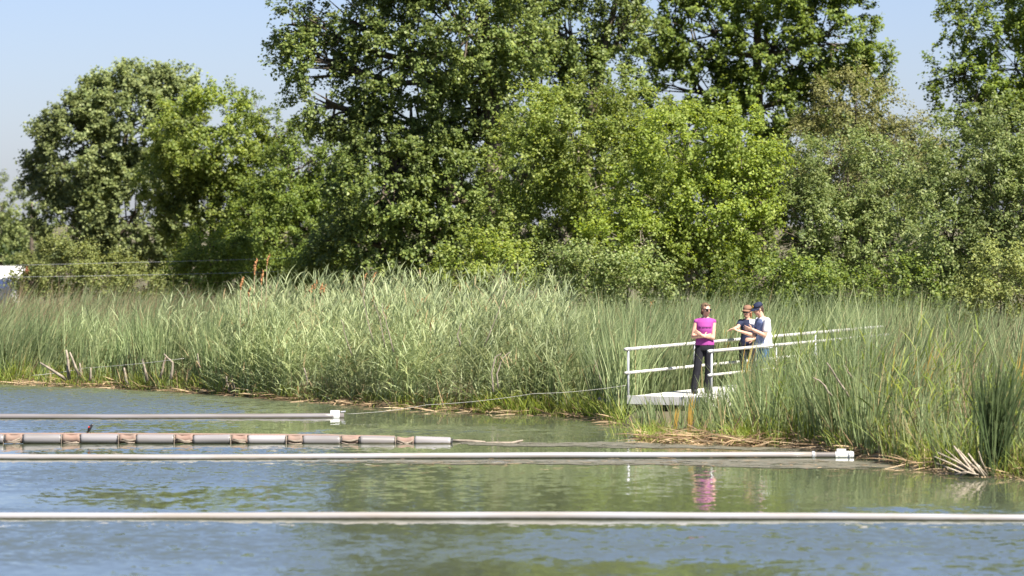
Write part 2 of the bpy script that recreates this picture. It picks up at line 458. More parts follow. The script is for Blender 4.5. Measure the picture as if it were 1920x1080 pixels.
Q = np.stack([iw[:-1, :-1], iw[:-1, 1:], iw[1:, 1:], iw[1:, :-1]], -1).reshape(-1, 4)
tag(link('pond_water', mesh_np('pond_water', np.stack([WXg, WYg, 0 * WXg], -1), Q), M['water']), kind='structure')

# floating scum along the middle pipe and the point of the bank: irregular mats just above the water
def scum(name, outline_px, label):
    pts = [on_water(a, b) for a, b in outline_px]
    dense = []
    for i in range(len(pts)):
        p, q = pts[i], pts[(i + 1) % len(pts)]
        n = max(2, int((q - p).length / 0.12))
        for j in range(n):
            t = p.lerp(q, j / n)
            w = 0.10 * math.sin(t.x * 3.1 + t.y) + 0.08 * math.sin(t.x * 9.7) + rng.normal(0, 0.05)
            dense.append(Vector((t.x + rng.normal(0, .03), t.y + w, 0.006)))
    bm = bmesh.new()
    f = bm.faces.new([bm.verts.new(p) for p in dense])
    bmesh.ops.triangulate(bm, faces=[f])
    me = bpy.data.meshes.new(name); bm.to_mesh(me); bm.free()
    tag(link(name, me, M['scum']), label, None, kind='stuff')
scum('floating_scum', [(560, 866), (820, 864), (1200, 863), (1530, 862), (1640, 866), (1690, 878), (1560, 880), (1420, 877), (1250, 872), (1000, 871), (760, 870)], 'grey brown scum lying on the water along the middle pipe')
scum('floating_scum', [(860, 829), (1000, 831), (1170, 828), (1230, 833), (1400, 838), (1520, 842), (1480, 846), (1330, 842), (1120, 839), (960, 837), (880, 834)], 'grey scum on the water in front of the point of the bank')

# ------------------------------------------------------------------ trees
def leaf_mesh(name, c, n, d, L, W, fold=0.16):
    n = norm(n); t = norm(d - (d * n).sum(-1, keepdims=True) * n); b = np.cross(n, t)
    L = L[:, None]; W = W[:, None]
    V = np.stack([c - t * L * .5, c + b * W * .5 + n * W * fold, c + t * L * .5, c - b * W * .5 + n * W * fold], 1)
    q = np.arange(len(c) * 4).reshape(-1, 4)
    return mesh_np(name, V, q)

N_LEAVES = [0]
def make_tree(name, label, D, trunk_px, lobes, mat, leaf=(0.085, 0.065), dens=3.2, per=70, droop=-0.25, twig=0.45, bark='bark', trunk_r=0.12, group=None, dark_back=0.4, flat=0.6):
    root_p = at(trunk_px[0][0], trunk_px[0][1], D)
    root = Vector((root_p.x, D, float(ground_z(root_p.x, D)) - 0.05))
    root_e = empty(name, root)
    tag(root_e, label, 'tree', group)
    # lobes in metres
    LB = []
    for lb in lobes:
        c = at(lb[0], lb[1], D); s = D / FPX
        dy = lb[4] if len(lb) > 4 else rng.uniform(-0.4, 0.4)
        dn = lb[5] if len(lb) > 5 else 1.0
        rx, rz = lb[2] * s, lb[3] * s
        LB.append((np.array([c.x, D + dy * rx, c.z]), np.array([rx, 0.85 * (rx + rz) / 2, rz]), dn))
    # trunk and limbs
    mb = MB()
    tp = [root] + [at(p[0], p[1], D) for p in trunk_px[1:]]
    fine = []
    for i in range(len(tp) - 1):
        for j in range(4): fine.append(tp[i].lerp(tp[i + 1], j / 4) + Vector((rng.normal(0, .03), rng.normal(0, .03), 0)))
    fine.append(tp[-1])
    H = len(fine)
    mb.tube([p - root for p in fine], [trunk_r * (1.25 if i == 0 else 1) * (1 - 0.82 * i / (H - 1)) for i in range(H)], 8)
    C_all, O_all, R_all = [], [], []
    zmax_frame = CAM_H + HZ / FPX * D + 0.8
    for c, r, dn in LB:
        area = 4 * math.pi * ((r[0] * r[1]) ** 1.6 / 3 + (r[0] * r[2]) ** 1.6 / 3 + (r[1] * r[2]) ** 1.6 / 3) ** (1 / 1.6)
        m = max(10, int(area * dens * 2.35 * dn))
        u = norm(rng.normal(size=(m, 3)))
        keep = (u[:, 1] < 0.25) | (rng.random(m) < dark_back)
        u = u[keep]; m = len(u)
        rad = 0.55 + 0.5 * rng.random(m) ** 0.55
        P = c + u * r * rad[:, None]
        up_ = P[:, 2] < zmax_frame
        keep = (up_ | (rng.random(m) < 0.4)) & (P[:, 2] > ground_z(P[:, 0], P[:, 1]) + 0.25)
        P, u = P[keep], u[keep]
        C_all.append(P); O_all.append(norm(u / r))
        # limb from the trunk towards the lobe, then thin branches to some of the clusters
        j = min(range(H), key=lambda q: abs(fine[q].z - (c[2] - 0.45 * r[2] - 0.2)) + (0 if q > 0 else 9))
        a = fine[j]; cv = Vector(c)
        midp = a.lerp(cv, 0.5) + Vector((0, 0, -0.1 * (cv - a).length)) + Vector(rng.normal(0, .08, 3))
        rr = trunk_r * (1 - 0.8 * j / (H - 1)) * 0.55
        end = cv + Vector((0, 0, 0.3 * r[2]))
        mb.tube([p - root for p in (a, midp, cv, end)], [rr, rr * .75, rr * .5, rr * .2], 6)
        for q in rng.choice(len(P), min(len(P), 16), replace=False) if len(P) else []:
            e = Vector(P[q]); st = midp.lerp(cv, rng.uniform(0.2, 1.0)); mm = st.lerp(e, .5) + Vector(rng.normal(0, .07, 3))
            mb.tube([p - root for p in (st, mm, e)], [rr * .38, rr * .26, 0.006], 4, False)
    mb.build('trunk', M[bark], root_e, True)
    P = np.concatenate(C_all); O = np.concatenate(O_all)
    # thin out what lies deep inside other lobes
    depth = np.full(len(P), 9.0)
    for c, r, dn in LB: depth = np.minimum(depth, np.linalg.norm((P - c) / r, axis=1))
    keep = (depth > 0.5) | (rng.random(len(P)) < 0.4)
    P, O = P[keep], O[keep]
    nt = 4
    tw = norm(O[:, None, :] * 0.9 + rng.normal(0, 0.55, (len(P), nt, 3)) + np.array([0, 0, droop]))
    tl = twig * rng.uniform(0.5, 1.25, (len(P), nt, 1))
    k_ = max(3, int(per * 1.3) // nt)
    uu = rng.random((len(P), nt, k_, 1)) ** 0.8
    cen = P[:, None, None, :] + tw[:, :, None, :] * tl[:, :, None, :] * uu + rng.normal(0, 0.055, (len(P), nt, k_, 3))
    nrm = np.array([0, -0.12, flat]) + O[:, None, None, :] * 0.35 + rng.normal(0, 0.5, cen.shape)
    dr = tw[:, :, None, :] + rng.normal(0, 0.7, cen.shape) + np.array([0, 0, -0.25])
    cen = cen.reshape(-1, 3); nrm = nrm.reshape(-1, 3); dr = dr.reshape(-1, 3)
    sz = rng.uniform(0.65, 1.25, len(cen))
    me = leaf_mesh('crown', cen - np.array(root), nrm, dr, leaf[0] * sz, leaf[1] * 1.05 * sz)
    N_LEAVES[0] += len(cen)
    link('crown', me, M[mat], root_e)
    return root_e

TREES = [
 # name, label, D, trunk px, lobes (px), mat, options
 ('shade_tree', 'dark tree rising behind the low white shed', 150, [(0, 560), (-5, 380)], [(5, 395, 52, 55), (-40, 450, 70, 70), (50, 475, 50, 55), (-10, 500, 70, 50)], 'grey_green', dict(leaf=(.10, .08), dens=2.6, trunk_r=.16)),
 ('maple_tree', 'broad rounded grey-green tree standing apart under the open sky', 128, [(215, 560), (215, 400), (235, 260), (250, 180)],
  [(250, 228, 105, 100), (160, 285, 88, 95), (110, 320, 55, 62), (325, 195, 58, 66), (140, 420, 75, 65), (255, 400, 115, 105), (185, 200, 55, 45)], 'grey_green', dict(leaf=(.105, .09), dens=3.8, trunk_r=.17)),
 ('maple_tree', 'yellowish green tree grown into the rounded grey-green tree beside the tall cottonwood', 121, [(395, 560), (395, 400), (400, 250)],
  [(395, 262, 100, 92), (445, 325, 68, 95), (335, 330, 72, 62), (400, 400, 100, 80), (470, 420, 55, 80)], 'fresh', dict(leaf=(.095, .08), dens=3.6)),
 ('yellow_green_shrub', 'bright yellow-green shrub in front of the rounded trees', 104, [(395, 580), (395, 490)], [(398, 480, 55, 46), (370, 512, 46, 40), (432, 455, 28, 24), (430, 515, 40, 36)], 'lime', dict(leaf=(.08, .06), dens=4, trunk_r=.05)),
 ('olive_shrub', 'dull olive shrub beside the white shed', 110, [(110, 580), (110, 500)], [(115, 500, 72, 46), (205, 520, 62, 34), (62, 522, 40, 30), (270, 525, 55, 30)], 'olive', dict(leaf=(.07, .05), dens=4, trunk_r=.05)),
 ('ash_tree', 'dark green tree with a thin open top between rounded tree and cottonwood', 115, [(560, 560), (555, 380), (535, 300), (515, 245)],
  [(560, 340, 72, 95), (555, 440, 95, 95), (495, 430, 60, 85), (630, 400, 85, 110), (478, 190, 20, 42, 0, .5), (545, 240, 48, 38, 0, .6), (600, 290, 60, 55)], 'maple', dict(leaf=(.085, .06), dens=2.8)),
 ('pale_green_shrub', 'pale green shrub at the foot of the dark tree behind the reeds', 101, [(600, 580), (600, 480)], [(602, 470, 42, 44), (580, 510, 50, 34), (640, 505, 40, 34)], 'fresh', dict(leaf=(.075, .055), dens=4, trunk_r=.05)),
 ('cottonwood_tree', 'tallest cottonwood with a dark furrowed trunk and feathery side boughs', 100, [(932, 530), (925, 300), (912, 100), (898, -120), (880, -380)],
  [(578, 105, 66, 50, 0, .95), (548, 45, 42, 44, 0, .9), (612, 190, 66, 50, 0, .9), (655, 40, 80, 70, .2, .8), (760, 105, 110, 125), (862, 50, 115, 120), (712, 330, 100, 120), (835, 340, 95, 120),
   (690, 455, 100, 75), (800, 440, 110, 90), (770, 225, 110, 110), (885, 200, 70, 90), (905, 430, 60, 80), (780, -150, 210, 150), (860, -340, 150, 160), (960, 60, 70, 90)], 'cottonwood', dict(leaf=(.085, .078), dens=2.9, trunk_r=.30, droop=-.6)),
 ('cottonwood_tree', 'cottonwood with a forked leaning trunk against the sky behind the fresh green trees', 109, [(1085, 530), (1100, 250), (1135, 80), (1180, -100)],
  [(1060, 50, 95, 85), (1005, 165, 80, 85), (1130, 165, 75, 70), (985, 300, 75, 90), (1110, -130, 170, 110), (1170, 60, 60, 80, .3, .7), (1000, 40, 70, 70), (1080, 280, 90, 100)], 'cottonwood', dict(leaf=(.088, .08), dens=2.7, trunk_r=.24)),
 ('maple_tree', 'large full maple crown above the bright shrubs behind the pier', 114, [(1425, 550), (1425, 250), (1420, 60), (1430, -80)],
  [(1330, 55, 120, 90), (1450, 85, 120, 100), (1555, 65, 85, 85), (1625, 128, 50, 46), (1300, 165, 100, 70), (1420, 195, 90, 60), (1480, -70, 180, 90), (1235, 40, 70, 85), (1545, 175, 80, 60), (1340, 270, 110, 70)], 'maple', dict(leaf=(.105, .09), dens=2.4, trunk_r=.24, flat=.8)),
 ('box_elder_tree', 'mid green bushy tree with bare twigs between cottonwood and lime-green tree', 94, [(1075, 560), (1080, 420), (1085, 280)],
  [(1085, 255, 105, 92), (985, 305, 60, 62), (1135, 335, 105, 100), (1050, 430, 105, 80), (950, 440, 55, 60), (1005, 225, 58, 48), (1180, 220, 60, 60)], 'fresh', dict(leaf=(.078, .055), dens=3.3, trunk_r=.1, bark='pale_bark')),
 ('lime_green_tree', 'bright lime-green bushy tree directly behind the people on the pier', 90, [(1290, 580), (1290, 430), (1295, 300)],
  [(1290, 285, 98, 78), (1250, 390, 105, 95), (1370, 265, 62, 60), (1345, 400, 100, 100), (1200, 455, 95, 70), (1405, 335, 72, 82), (1300, 490, 110, 60)], 'lime', dict(leaf=(.078, .058), dens=3.2, trunk_r=.1, bark='pale_bark')),
 ('olive_brown_tree', 'olive-brown topped tree below the maple crown', 98, [(1610, 560), (1610, 350), (1605, 200)], [(1605, 195, 72, 68), (1560, 270, 80, 70), (1680, 260, 62, 60), (1720, 330, 70, 60, 0, .7), (1640, 330, 90, 80)], 'bronze', dict(leaf=(.07, .045), dens=3.2, trunk_r=.1)),
 ('willow_tree', 'silvery green willow with pale leaf tips in front of the olive tree', 91, [(1590, 590), (1590, 430), (1590, 330)],
  [(1575, 345, 95, 92), (1660, 365, 80, 88), (1515, 440, 90, 92), (1630, 460, 105, 90), (1480, 350, 60, 70), (1540, 520, 90, 50)], 'willow', dict(leaf=(.095, .038), dens=3.3, trunk_r=.1)),
 ('maple_tree', 'dark layered tree reaching past the upper edge beyond the willow', 107, [(1935, 550), (1930, 250), (1915, 60)],
  [(1860, 50, 95, 50), (1905, 120, 100, 60), (1825, 195, 72, 60), (1790, 135, 42, 30), (1970, -20, 110, 90), (1900, 210, 90, 60), (1800, 30, 45, 28, 0, .6)], 'maple', dict(leaf=(.095, .08), dens=2.4, trunk_r=.2, flat=.9)),
 ('willow_tree', 'darker dense willow standing over the sedge beside the dark layered tree', 87, [(1830, 600), (1830, 430), (1830, 330)],
  [(1820, 330, 95, 95), (1895, 265, 75, 70), (1765, 430, 85, 100), (1890, 430, 95, 110), (1735, 300, 48, 48, 0, .7), (1960, 360, 80, 120), (1800, 510, 100, 60)], 'willow', dict(leaf=(.09, .042), dens=3.2, trunk_r=.1)),
 ('yellowish_shrub', 'low yellowish shrub under the darker willow', 80, [(1870, 620), (1870, 530)], [(1872, 515, 50, 48), (1915, 530, 40, 40), (1835, 545, 38, 30)], 'olive', dict(leaf=(.07, .045), dens=4, trunk_r=.04)),
 ('hedge_shrub', 'low leafy shrub at the foot of the cottonwood trunk', 90, [(890, 590), (890, 500)], [(885, 488, 58, 40), (940, 500, 50, 36), (850, 515, 40, 28)], 'fresh', dict(leaf=(.075, .06), dens=4, trunk_r=.05)),
 ('hedge_shrub', 'low olive-green shrub behind the reeds under the bushy mid green tree', 87, [(1180, 590), (1180, 520)], [(1110, 500, 70, 42), (1190, 520, 70, 40), (1040, 505, 50, 36)], 'willow', dict(leaf=(.075, .05), dens=4, trunk_r=.05)),
 ('hedge_shrub', 'low dark shrub between lime-green tree and willow', 86, [(1440, 600), (1440, 530)], [(1420, 520, 80, 44), (1700, 535, 70, 42), (1500, 540, 70, 36), (1600, 545, 80, 34)], 'maple', dict(leaf=(.075, .055), dens=3.6, trunk_r=.05)),
]
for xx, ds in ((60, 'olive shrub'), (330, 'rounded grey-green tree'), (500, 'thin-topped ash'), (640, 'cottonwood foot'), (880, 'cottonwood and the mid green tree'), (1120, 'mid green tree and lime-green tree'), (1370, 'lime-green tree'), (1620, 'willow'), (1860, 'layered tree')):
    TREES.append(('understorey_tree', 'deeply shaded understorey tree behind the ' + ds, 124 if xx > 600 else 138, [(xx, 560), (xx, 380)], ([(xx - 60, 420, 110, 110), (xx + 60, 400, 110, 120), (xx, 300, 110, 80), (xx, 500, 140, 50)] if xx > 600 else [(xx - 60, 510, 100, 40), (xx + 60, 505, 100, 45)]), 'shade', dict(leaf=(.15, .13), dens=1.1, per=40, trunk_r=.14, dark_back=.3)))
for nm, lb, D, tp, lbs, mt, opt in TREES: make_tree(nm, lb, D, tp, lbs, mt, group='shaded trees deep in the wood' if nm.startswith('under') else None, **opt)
print('leaves', N_LEAVES[0])

# ------------------------------------------------------------------ reeds, rushes and grass
class Blades:
    def __init__(s): s.V, s.Q, s.T, s.n, s.count = [], [], [], 0, 0
    def add(s, base, dirn, length, width, bend, wdir, nseg=3, w_base=0.8):
        """base (N,3); dirn (N,3) start direction; bend (N,3) pull added over the length; wdir (N,3) width direction"""
        N = len(base)
        if N == 0: return
        s.count += N
        ts = np.linspace(0, 1, nseg + 1)
        ring = []
        for i, t in enumerate(ts):
            p = base + dirn * (length * t)[:, None] + bend * (length * t ** 2.2)[:, None]
            if i == nseg: ring.append(p[:, None, :])
            else:
                w = width * (w_base + (1 - w_base) * min(1, t * 3)) * (1 - 0.45 * t ** 2) * 0.5
                ring.append(np.stack([p - wdir * w[:, None], p + wdir * w[:, None]], 1))
        V = np.concatenate(ring, 1); m = V.shape[1]
        off = s.n + np.arange(N)[:, None] * m
        for i in range(nseg - 1):
            s.Q.append(off + np.array([2 * i, 2 * i + 1, 2 * i + 3, 2 * i + 2]))
        s.T.append(off + np.array([2 * nseg - 2, 2 * nseg - 1, 2 * nseg]))
        s.V.append(V.reshape(-1, 3)); s.n += N * m
    def build(s, name, mat, label=None, kind='stuff', parent=None, loc=None):
        V = np.concatenate(s.V)
        if loc is not None: V = V - np.array(loc)
        me = mesh_np(name, V, np.concatenate(s.Q), np.concatenate(s.T))
        o = link(name, me, mat, parent, loc)
        tag(o, label, kind=kind)
        return o

def hdir(n):
    a = rng.uniform(0, 2 * math.pi, n); return np.stack([np.cos(a), np.sin(a), np.zeros(n)], 1)

def scatter(px0, px1, back, front=0.05, n_front=40, n_back=12, edge=2.6):
    """plant positions behind the bank line between two photo columns; dense at the front, thinner further back"""
    xa = on_bank_x(px0); xb = on_bank_x(px1)
    n1 = int(abs(xb - xa) * edge * n_front); n2 = int(abs(xb - xa) * max(0, back - edge) * n_back)
    t = rng.random(n1 + n2); d = np.concatenate([front + edge * rng.random(n1), edge + (back - edge) * rng.random(n2)])
    x = xa + (xb - xa) * t; y = bank_y(x) + d
    x = x * (y / np.maximum(bank_y(x), 1))      # stay in the same sector as the bank recedes
    return x, y, d
def on_bank_x(px):
    # the x at which the bank line crosses that column
    cand = np.linspace(-14, 12, 2000)
    return float(cand[np.argmin(np.abs(960 + cand / bank_y(cand) * FPX - px))])

PIER0 = np.array([2.10, 69.0]); PD = np.array([0.5, 0.8660254]); PN = np.array([0.8660254, -0.5])
PW, PL = 1.70, 11.0
def off_pier(x, y, m=0.06):
    r = np.stack([x, y], 1) - PIER0
    t = r @ PD; n = r @ PN
    return ~((t > -m) & (t < PL + m) & (n > -m) & (n < PW + m))

def cattails(B, x, y, h, nbl=8, lean=0.22, wind=(0.10, 0.0), width=0.017, spread=0.05, bendy=0.16, lo=0.55):
    f_ = stand(x, y); kp = rng.random(len(x)) < np.interp(f_, [-1.2, -.4, .6], [.35, .8, 1.0])
    x, y, h = x[kp], y[kp], (h * np.interp(f_, [-1.4, 1.4], [.86, 1.08]))[kp]
    n = len(x)
    z = ground_z(x, y) - 0.05
    nb = nbl
    X = np.repeat(x, nb) + rng.normal(0, spread, n * nb); Y = np.repeat(y, nb) + rng.normal(0, spread, n * nb); Z = np.repeat(z, nb)
    Hh = np.repeat(h, nb) * rng.uniform(lo, 1.05, n * nb)
    hd = hdir(n * nb)
    gust = np.repeat(0.07 * np.sin(x * 1.3 + 0.4 * y) + 0.06 * np.sin(x * 3.1 - 0.7 * y) - 0.02, nb)
    pl = np.repeat(rng.normal(0, 0.12, (n, 2)), nb, 0); pl[:, 0] += gust
    dirn = np.stack([wind[0] * 0.5 + pl[:, 0], wind[1] + pl[:, 1], np.ones(n * nb)], 1) + hd * (lean * rng.random(n * nb))[:, None]
    bend = hd * (bendy * rng.random(n * nb) ** 1.5 * 1.6)[:, None] + np.array([wind[0], 0, 0]) + np.stack([gust, 0 * gust, 0 * gust], 1)
    bend[:, 2] -= np.abs(bendy) * rng.random(n * nb) ** 2
    B.add(np.stack([X, Y, Z], 1), dirn, Hh, width * rng.uniform(0.7, 1.4, n * nb), bend, hdir(n * nb))

def phrag(Bl, Bs, x, y, h, nl=13, wind=(0.10, 0)):
    f_ = stand(x * 1.2, y * .8); kp = rng.random(len(x)) < np.interp(f_, [-1.2, -.3, .5], [.30, .75, 1.0])
    x, y, h = x[kp], y[kp], (h * np.interp(f_, [-1.4, 1.4], [.84, 1.06]))[kp]
    n = len(x); z = ground_z(x, y) - 0.05
    tilt = np.stack([wind[0] * .4 + rng.normal(0, .07, n), rng.normal(0, .07, n), np.ones(n)], 1)
    Bs.add(np.stack([x, y, z], 1), tilt, h * 0.96, np.full(n, 0.011), np.tile([wind[0] * .4, 0, 0], (n, 1)), hdir(n))
    f = np.linspace(0.16, 0.97, nl)[None, :] + rng.normal(0, .03, (n, nl))
    f = np.clip(f, 0.08, 0.99)
    hh = h[:, None] * f
    P = np.stack([x, y, z], 1)[:, None, :] + tilt[:, None, :] * (hh * .96)[:, :, None]
    P[:, :, 0] += (wind[0] * .4 * h[:, None] * f ** 2.2)
    az0 = rng.uniform(0, 6.28, n)[:, None] + np.arange(nl)[None, :] * 2.9 + rng.normal(0, .6, (n, nl))
    out = np.stack([np.cos(az0), np.sin(az0), 0 * az0], -1)
    out[..., 0] += 0.35 ; out = norm(out)
    upn = np.interp(f, [0, .6, 1], [0.8, 1.1, 2.6])[..., None]
    dr = norm(out * 1.0 + np.array([0, 0, 1]) * upn)
    dr = dr.reshape(-1, 3); o2 = out.reshape(-1, 3)
    ln = (rng.uniform(.30, .55, (n, nl)) * np.interp(f, [0, .3, .8, 1], [.7, 1, 1, .75])).reshape(-1)
    bend = o2 * 0.25 + np.array([0.12, 0, -0.45]) * rng.uniform(0.3, 1.3, (n * nl, 1)) * np.repeat(np.interp(f, [0, .8, 1], [1, .8, .25]).reshape(-1, 1), 1, 1)
    side = norm(np.cross(dr, np.array([0, 0, 1.0]))) + rng.normal(0, .35, (n * nl, 3))
    Bl.add(P.reshape(-1, 3), dr, ln, rng.uniform(.016, .029, n * nl), bend, norm(side), 3, 0.5)

def stand(x, y):
    f = np.sin(x * 2.3 + 1.1 * np.sin(y * .9)) * np.cos(y * 1.1 + .8 * x) + .6 * np.sin(x * 5.3 + y * 2.1)
    return f
def hmap(x, y, pxs, hs):
    px = 960 + x / y * FPX
    return np.interp(px, pxs, hs)

# left: cattails along the far bank
B = Blades()
x, y, d = scatter(-160, 560, 16, 0.15, 38, 9)
ok = (960 + x / y * FPX < 420) | (rng.random(len(x)) < .25); x, y, d = x[ok], y[ok], d[ok]
h = hmap(x, y, [-100, 200, 400, 480], [1.75, 1.85, 1.95, 2.1]) * np.interp(d, [0, .8, 2], [.75, .95, 1.0]) * rng.uniform(.85, 1.08, len(x))
cattails(B, x, y, h, 7, width=0.02, wind=(0.16, 0))
B.build('cattail_bed', M['cattail'], 'grey-green cattail bed along the far bank below the rounded trees')
B = Blades()
x, y, d = scatter(-160, 470, 18, 2.5, 4, 14, 3)
cattails(B, x, y, np.full(len(x), 2.0) * rng.uniform(.8, 1.06, len(x)), 3, width=0.014, wind=(.25, 0), bendy=.25)
B.build('dry_grass', M['dry_top'], 'dry brownish grass heads over the far cattail bed')
# centre: tall phragmites
B, S = Blades(), Blades()
x, y, d = scatter(400, 1060, 13, 0.1, 54, 13, 2.8)
h = hmap(x, y, [400, 470, 620, 900, 1060], [1.75, 1.95, 2.12, 2.22, 2.0]) * np.interp(d, [0, .5, 1.5, 3], [.5, .72, .95, 1.03]) * rng.uniform(.8, 1.1, len(x))
phrag(B, S, x, y, h)
for p0, p1, m_, hh in ((150, 300, 4, 1.7), (300, 400, 14, 1.85), (1040, 1110, 12, 1.8), (1110, 1165, 4, 1.7)):
    x, y, d = scatter(p0, p1, 6, 0.3, m_, m_ // 3, 2.5)
    phrag(B, S, x, y, hh * np.interp(d, [0, 2], [.6, 1]) * rng.uniform(.7, 1.12, len(x)))
x, y, d = scatter(395, 1000, 1.0, 0.0, 46, 1, 0.9)
phrag(B, S, x, y, np.interp(d, [0, .9], [.35, 1.25]) * rng.uniform(.7, 1.15, len(x)), 7)
B.build('reed_bed', M['phragmites'], 'tall pale green broad-leaved reeds in the middle of the bank')
S.build('reed_stalks', M['phragmites'], 'upright stalks inside the tall pale green reeds')
# behind the pier: finer cattails
B = Blades()
x, y, d = scatter(985, 1176, 14, 0.3, 42, 14)
h = hmap(x, y, [980, 1100, 1250, 1500], [1.9, 2.0, 1.95, 1.9]) * np.interp(d, [0, .7, 2], [.55, .85, 1.0]) * rng.uniform(.85, 1.08, len(x))
cattails(B, x, y, h, 8, width=.017, wind=(.10, 0))
n = 2600
x = rng.uniform(1.9, 9.5, n); y = rng.uniform(67, 92, n)
r = np.stack([x, y], 1) - PIER0
behind = (r @ PN < -0.06) & (r @ PN > -7)
x, y = x[behind], y[behind]
cattails(B, x, y, rng.uniform(1.65, 2.1, len(x)), 8, width=.017, wind=(.10, 0))
B.build('cattail_bed', M['cattail'], 'fine leaning cattails growing behind the white pier rails')
# in front of the pier: shorter rushes; taller towards the shore end
B, B2 = Blades(), Blades()
n = 5600
x = rng.uniform(2.0, 7.2, n); y = rng.uniform(57, 82, n)
r = np.stack([x, y], 1) - PIER0
px = 960 + x / y * FPX
dd = y - bank_y(x)
ok = (dd > 0.1) & (r @ PN > PW + 0.05) & (px < 1640) & ((rng.random(n) < np.interp(dd, [0, 4, 10], [1, .7, .35])))
ok &= ~((px < 1375) & (rng.random(n) < 0.5))
x, y, px, dd = x[ok], y[ok], px[ok], dd[ok]
h = np.interp(px, [1190, 1300, 1365, 1400, 1440, 1480, 1560, 1640], [0.74, 0.76, 0.98, 1.38, 1.46, 1.52, 1.68, 2.05]) * np.interp(dd, [0, 1.5], [.85, 1.0]) * rng.uniform(.75, 1.12, len(x))
sel = rng.random(len(x)) < np.interp(px, [1200, 1400, 1450, 1640], [.35, .4, .75, .5])
cattails(B, x[sel], y[sel], h[sel], 8, width=.016, wind=(.05, 0))
cattails(B2, x[~sel], y[~sel], h[~sel], 8, width=.017, wind=(.04, 0))
B.build('rush_bed', M['dark_rush'], 'dark green rushes growing in front of the white pier')
B2.build('rush_bed', M['cattail'], 'paler grey-green rushes mixed in before the white pier')
# right bank: sedge and tall grass leaning over
B, B2, B3 = Blades(), Blades(), Blades()
x, y, d = scatter(1590, 2050, 26, 0.15, 34, 13, 4)
ok = off_pier(x, y); x, y, d = x[ok], y[ok], d[ok]
px = 960 + x / y * FPX
h = np.interp(px, [1590, 1700, 1800, 1950], [1.75, 1.85, 1.85, 1.9]) * np.interp(d, [0, .8, 2.5, 5], [.4, .62, .9, 1.0]) * rng.uniform(.8, 1.1, len(x))
sel = rng.random(len(x))
a = sel < .5; b = (sel >= .5) & (sel < .78); c = sel >= .78
cattails(B, x[a], y[a], h[a], 8, width=.017, wind=(.12, 0), bendy=.16)
cattails(B2, x[b], y[b], h[b], 8, width=.017, wind=(.08, 0))
cattails(B3, x[c], y[c], h[c] * 1.06, 5, width=.012, wind=(.15, 0), bendy=.22)
B.build('sedge_bed', M['cattail'], 'leaning grey-green sedge covering the near bank')
B2.build('rush_bed', M['dark_rush'], 'dark upright rushes scattered through the leaning sedge')
B3.build('dry_grass', M['dry_top'], 'brownish flowering grass through the leaning sedge')
B, S = Blades(), Blades()
x, y, d = scatter(1440, 1990, 5, 0.3, 9, 9, 2)
ok = off_pier(x, y, .2); x, y, d = x[ok], y[ok], d[ok]
phrag(B, S, x, y, np.interp(d, [0, 1, 4], [.6, 1.1, 1.7]) * rng.uniform(.7, 1.1, len(x)), 9, (.05, 0))
B.build('leafy_weeds', M['fresh'], 'leafy green weeds mixed through sedge and rushes')
S.build('weed_stalks', M['straw'], 'thin tan stalks of the leafy weeds in the sedge')
# strip of shorter land plants between reeds and wood
B = Blades()
n = 5000
x = rng.uniform(-13, 13, n); y = rng.uniform(78, 112, n)
ok = (y - bank_y(x) > 9) & off_pier(x, y); x, y = x[ok], y[ok]
cattails(B, x, y, rng.uniform(1.1, 1.8, len(x)), 6, width=.02, wind=(.2, 0), bendy=.2)
B.build('meadow_grass', M['cattail'], 'rough tall meadow grass between the reeds and the wood')
# lush grass along the water's edge
B = Blades()
for p0, p1, hgt, m_ in ((-60, 60, .75, 60), (60, 420, .6, 55), (420, 900, .42, 60), (900, 1190, .62, 120), (1180, 1380, .4, 90), (1380, 1620, .55, 110), (1620, 1960, .7, 70)):
    x, y, d = scatter(p0, p1, 1.2, -0.02, m_, 1, 1.0)
    cattails(B, x, y, hgt * rng.uniform(.5, 1.15, len(x)), 9, lean=.5, width=.013, spread=.08, bendy=.5, lo=.45)
x, y = rng.normal(1.82, .10, 26), rng.normal(65.6, .35, 26)
B.add(np.stack([x, y, 0 * x - .05], 1), np.stack([rng.normal(0, .25, 26), rng.normal(0, .2, 26), np.ones(26)], 1), rng.uniform(.2, .4, 26), np.full(26, .012), hdir(26) * .2, hdir(26))
B.build('bank_grass', M['bank_grass'], "bright green grass along the water's edge")
# straw litter: flattened dead reed along the water line
B = Blades()
for p0, p1, m_, rise in ((-100, 430, 36, .08), (430, 1190, 42, .10), (1185, 1640, 110, .16), (1640, 1960, 45, .12)):
    xa, xb = on_bank_x(p0), on_bank_x(p1)
    n = int((xb - xa) * m_ * 2.2)
    x = rng.uniform(xa, xb, n); d = rng.normal(0.05, .22, n); y = bank_y(x) + d
    z = np.maximum(ground_z(x, y), 0) + rng.random(n) ** 2 * rise
    dr = hdir(n) * 1.0; dr[:, 0] *= 1.6; dr = norm(dr + np.stack([0 * x, 0 * x, rng.normal(.08, .22, n)], 1))
    B.add(np.stack([x, y, z], 1), dr, rng.uniform(.15, .6, n), rng.uniform(.010, .028, n), np.stack([rng.normal(0, .1, n), rng.normal(0, .1, n), -.12 * rng.random(n)], 1), norm(rng.normal(size=(n, 3))))
    # standing dead stems at the foot of the reeds
    n = int((xb - xa) * 16)
    x = rng.uniform(xa, xb, n); y = bank_y(x) + rng.uniform(.05, .5, n)
    B.add(np.stack([x, y, ground_z(x, y) - .03], 1), np.stack([rng.normal(.1, .35, n), rng.normal(0, .2, n), np.ones(n)], 1), rng.uniform(.2, .75, n), rng.uniform(.010, .024, n), hdir(n) * .15, hdir(n))
B.build('dead_reed_litter', M['straw'], 'tan flattened dead reed litter along the water line')

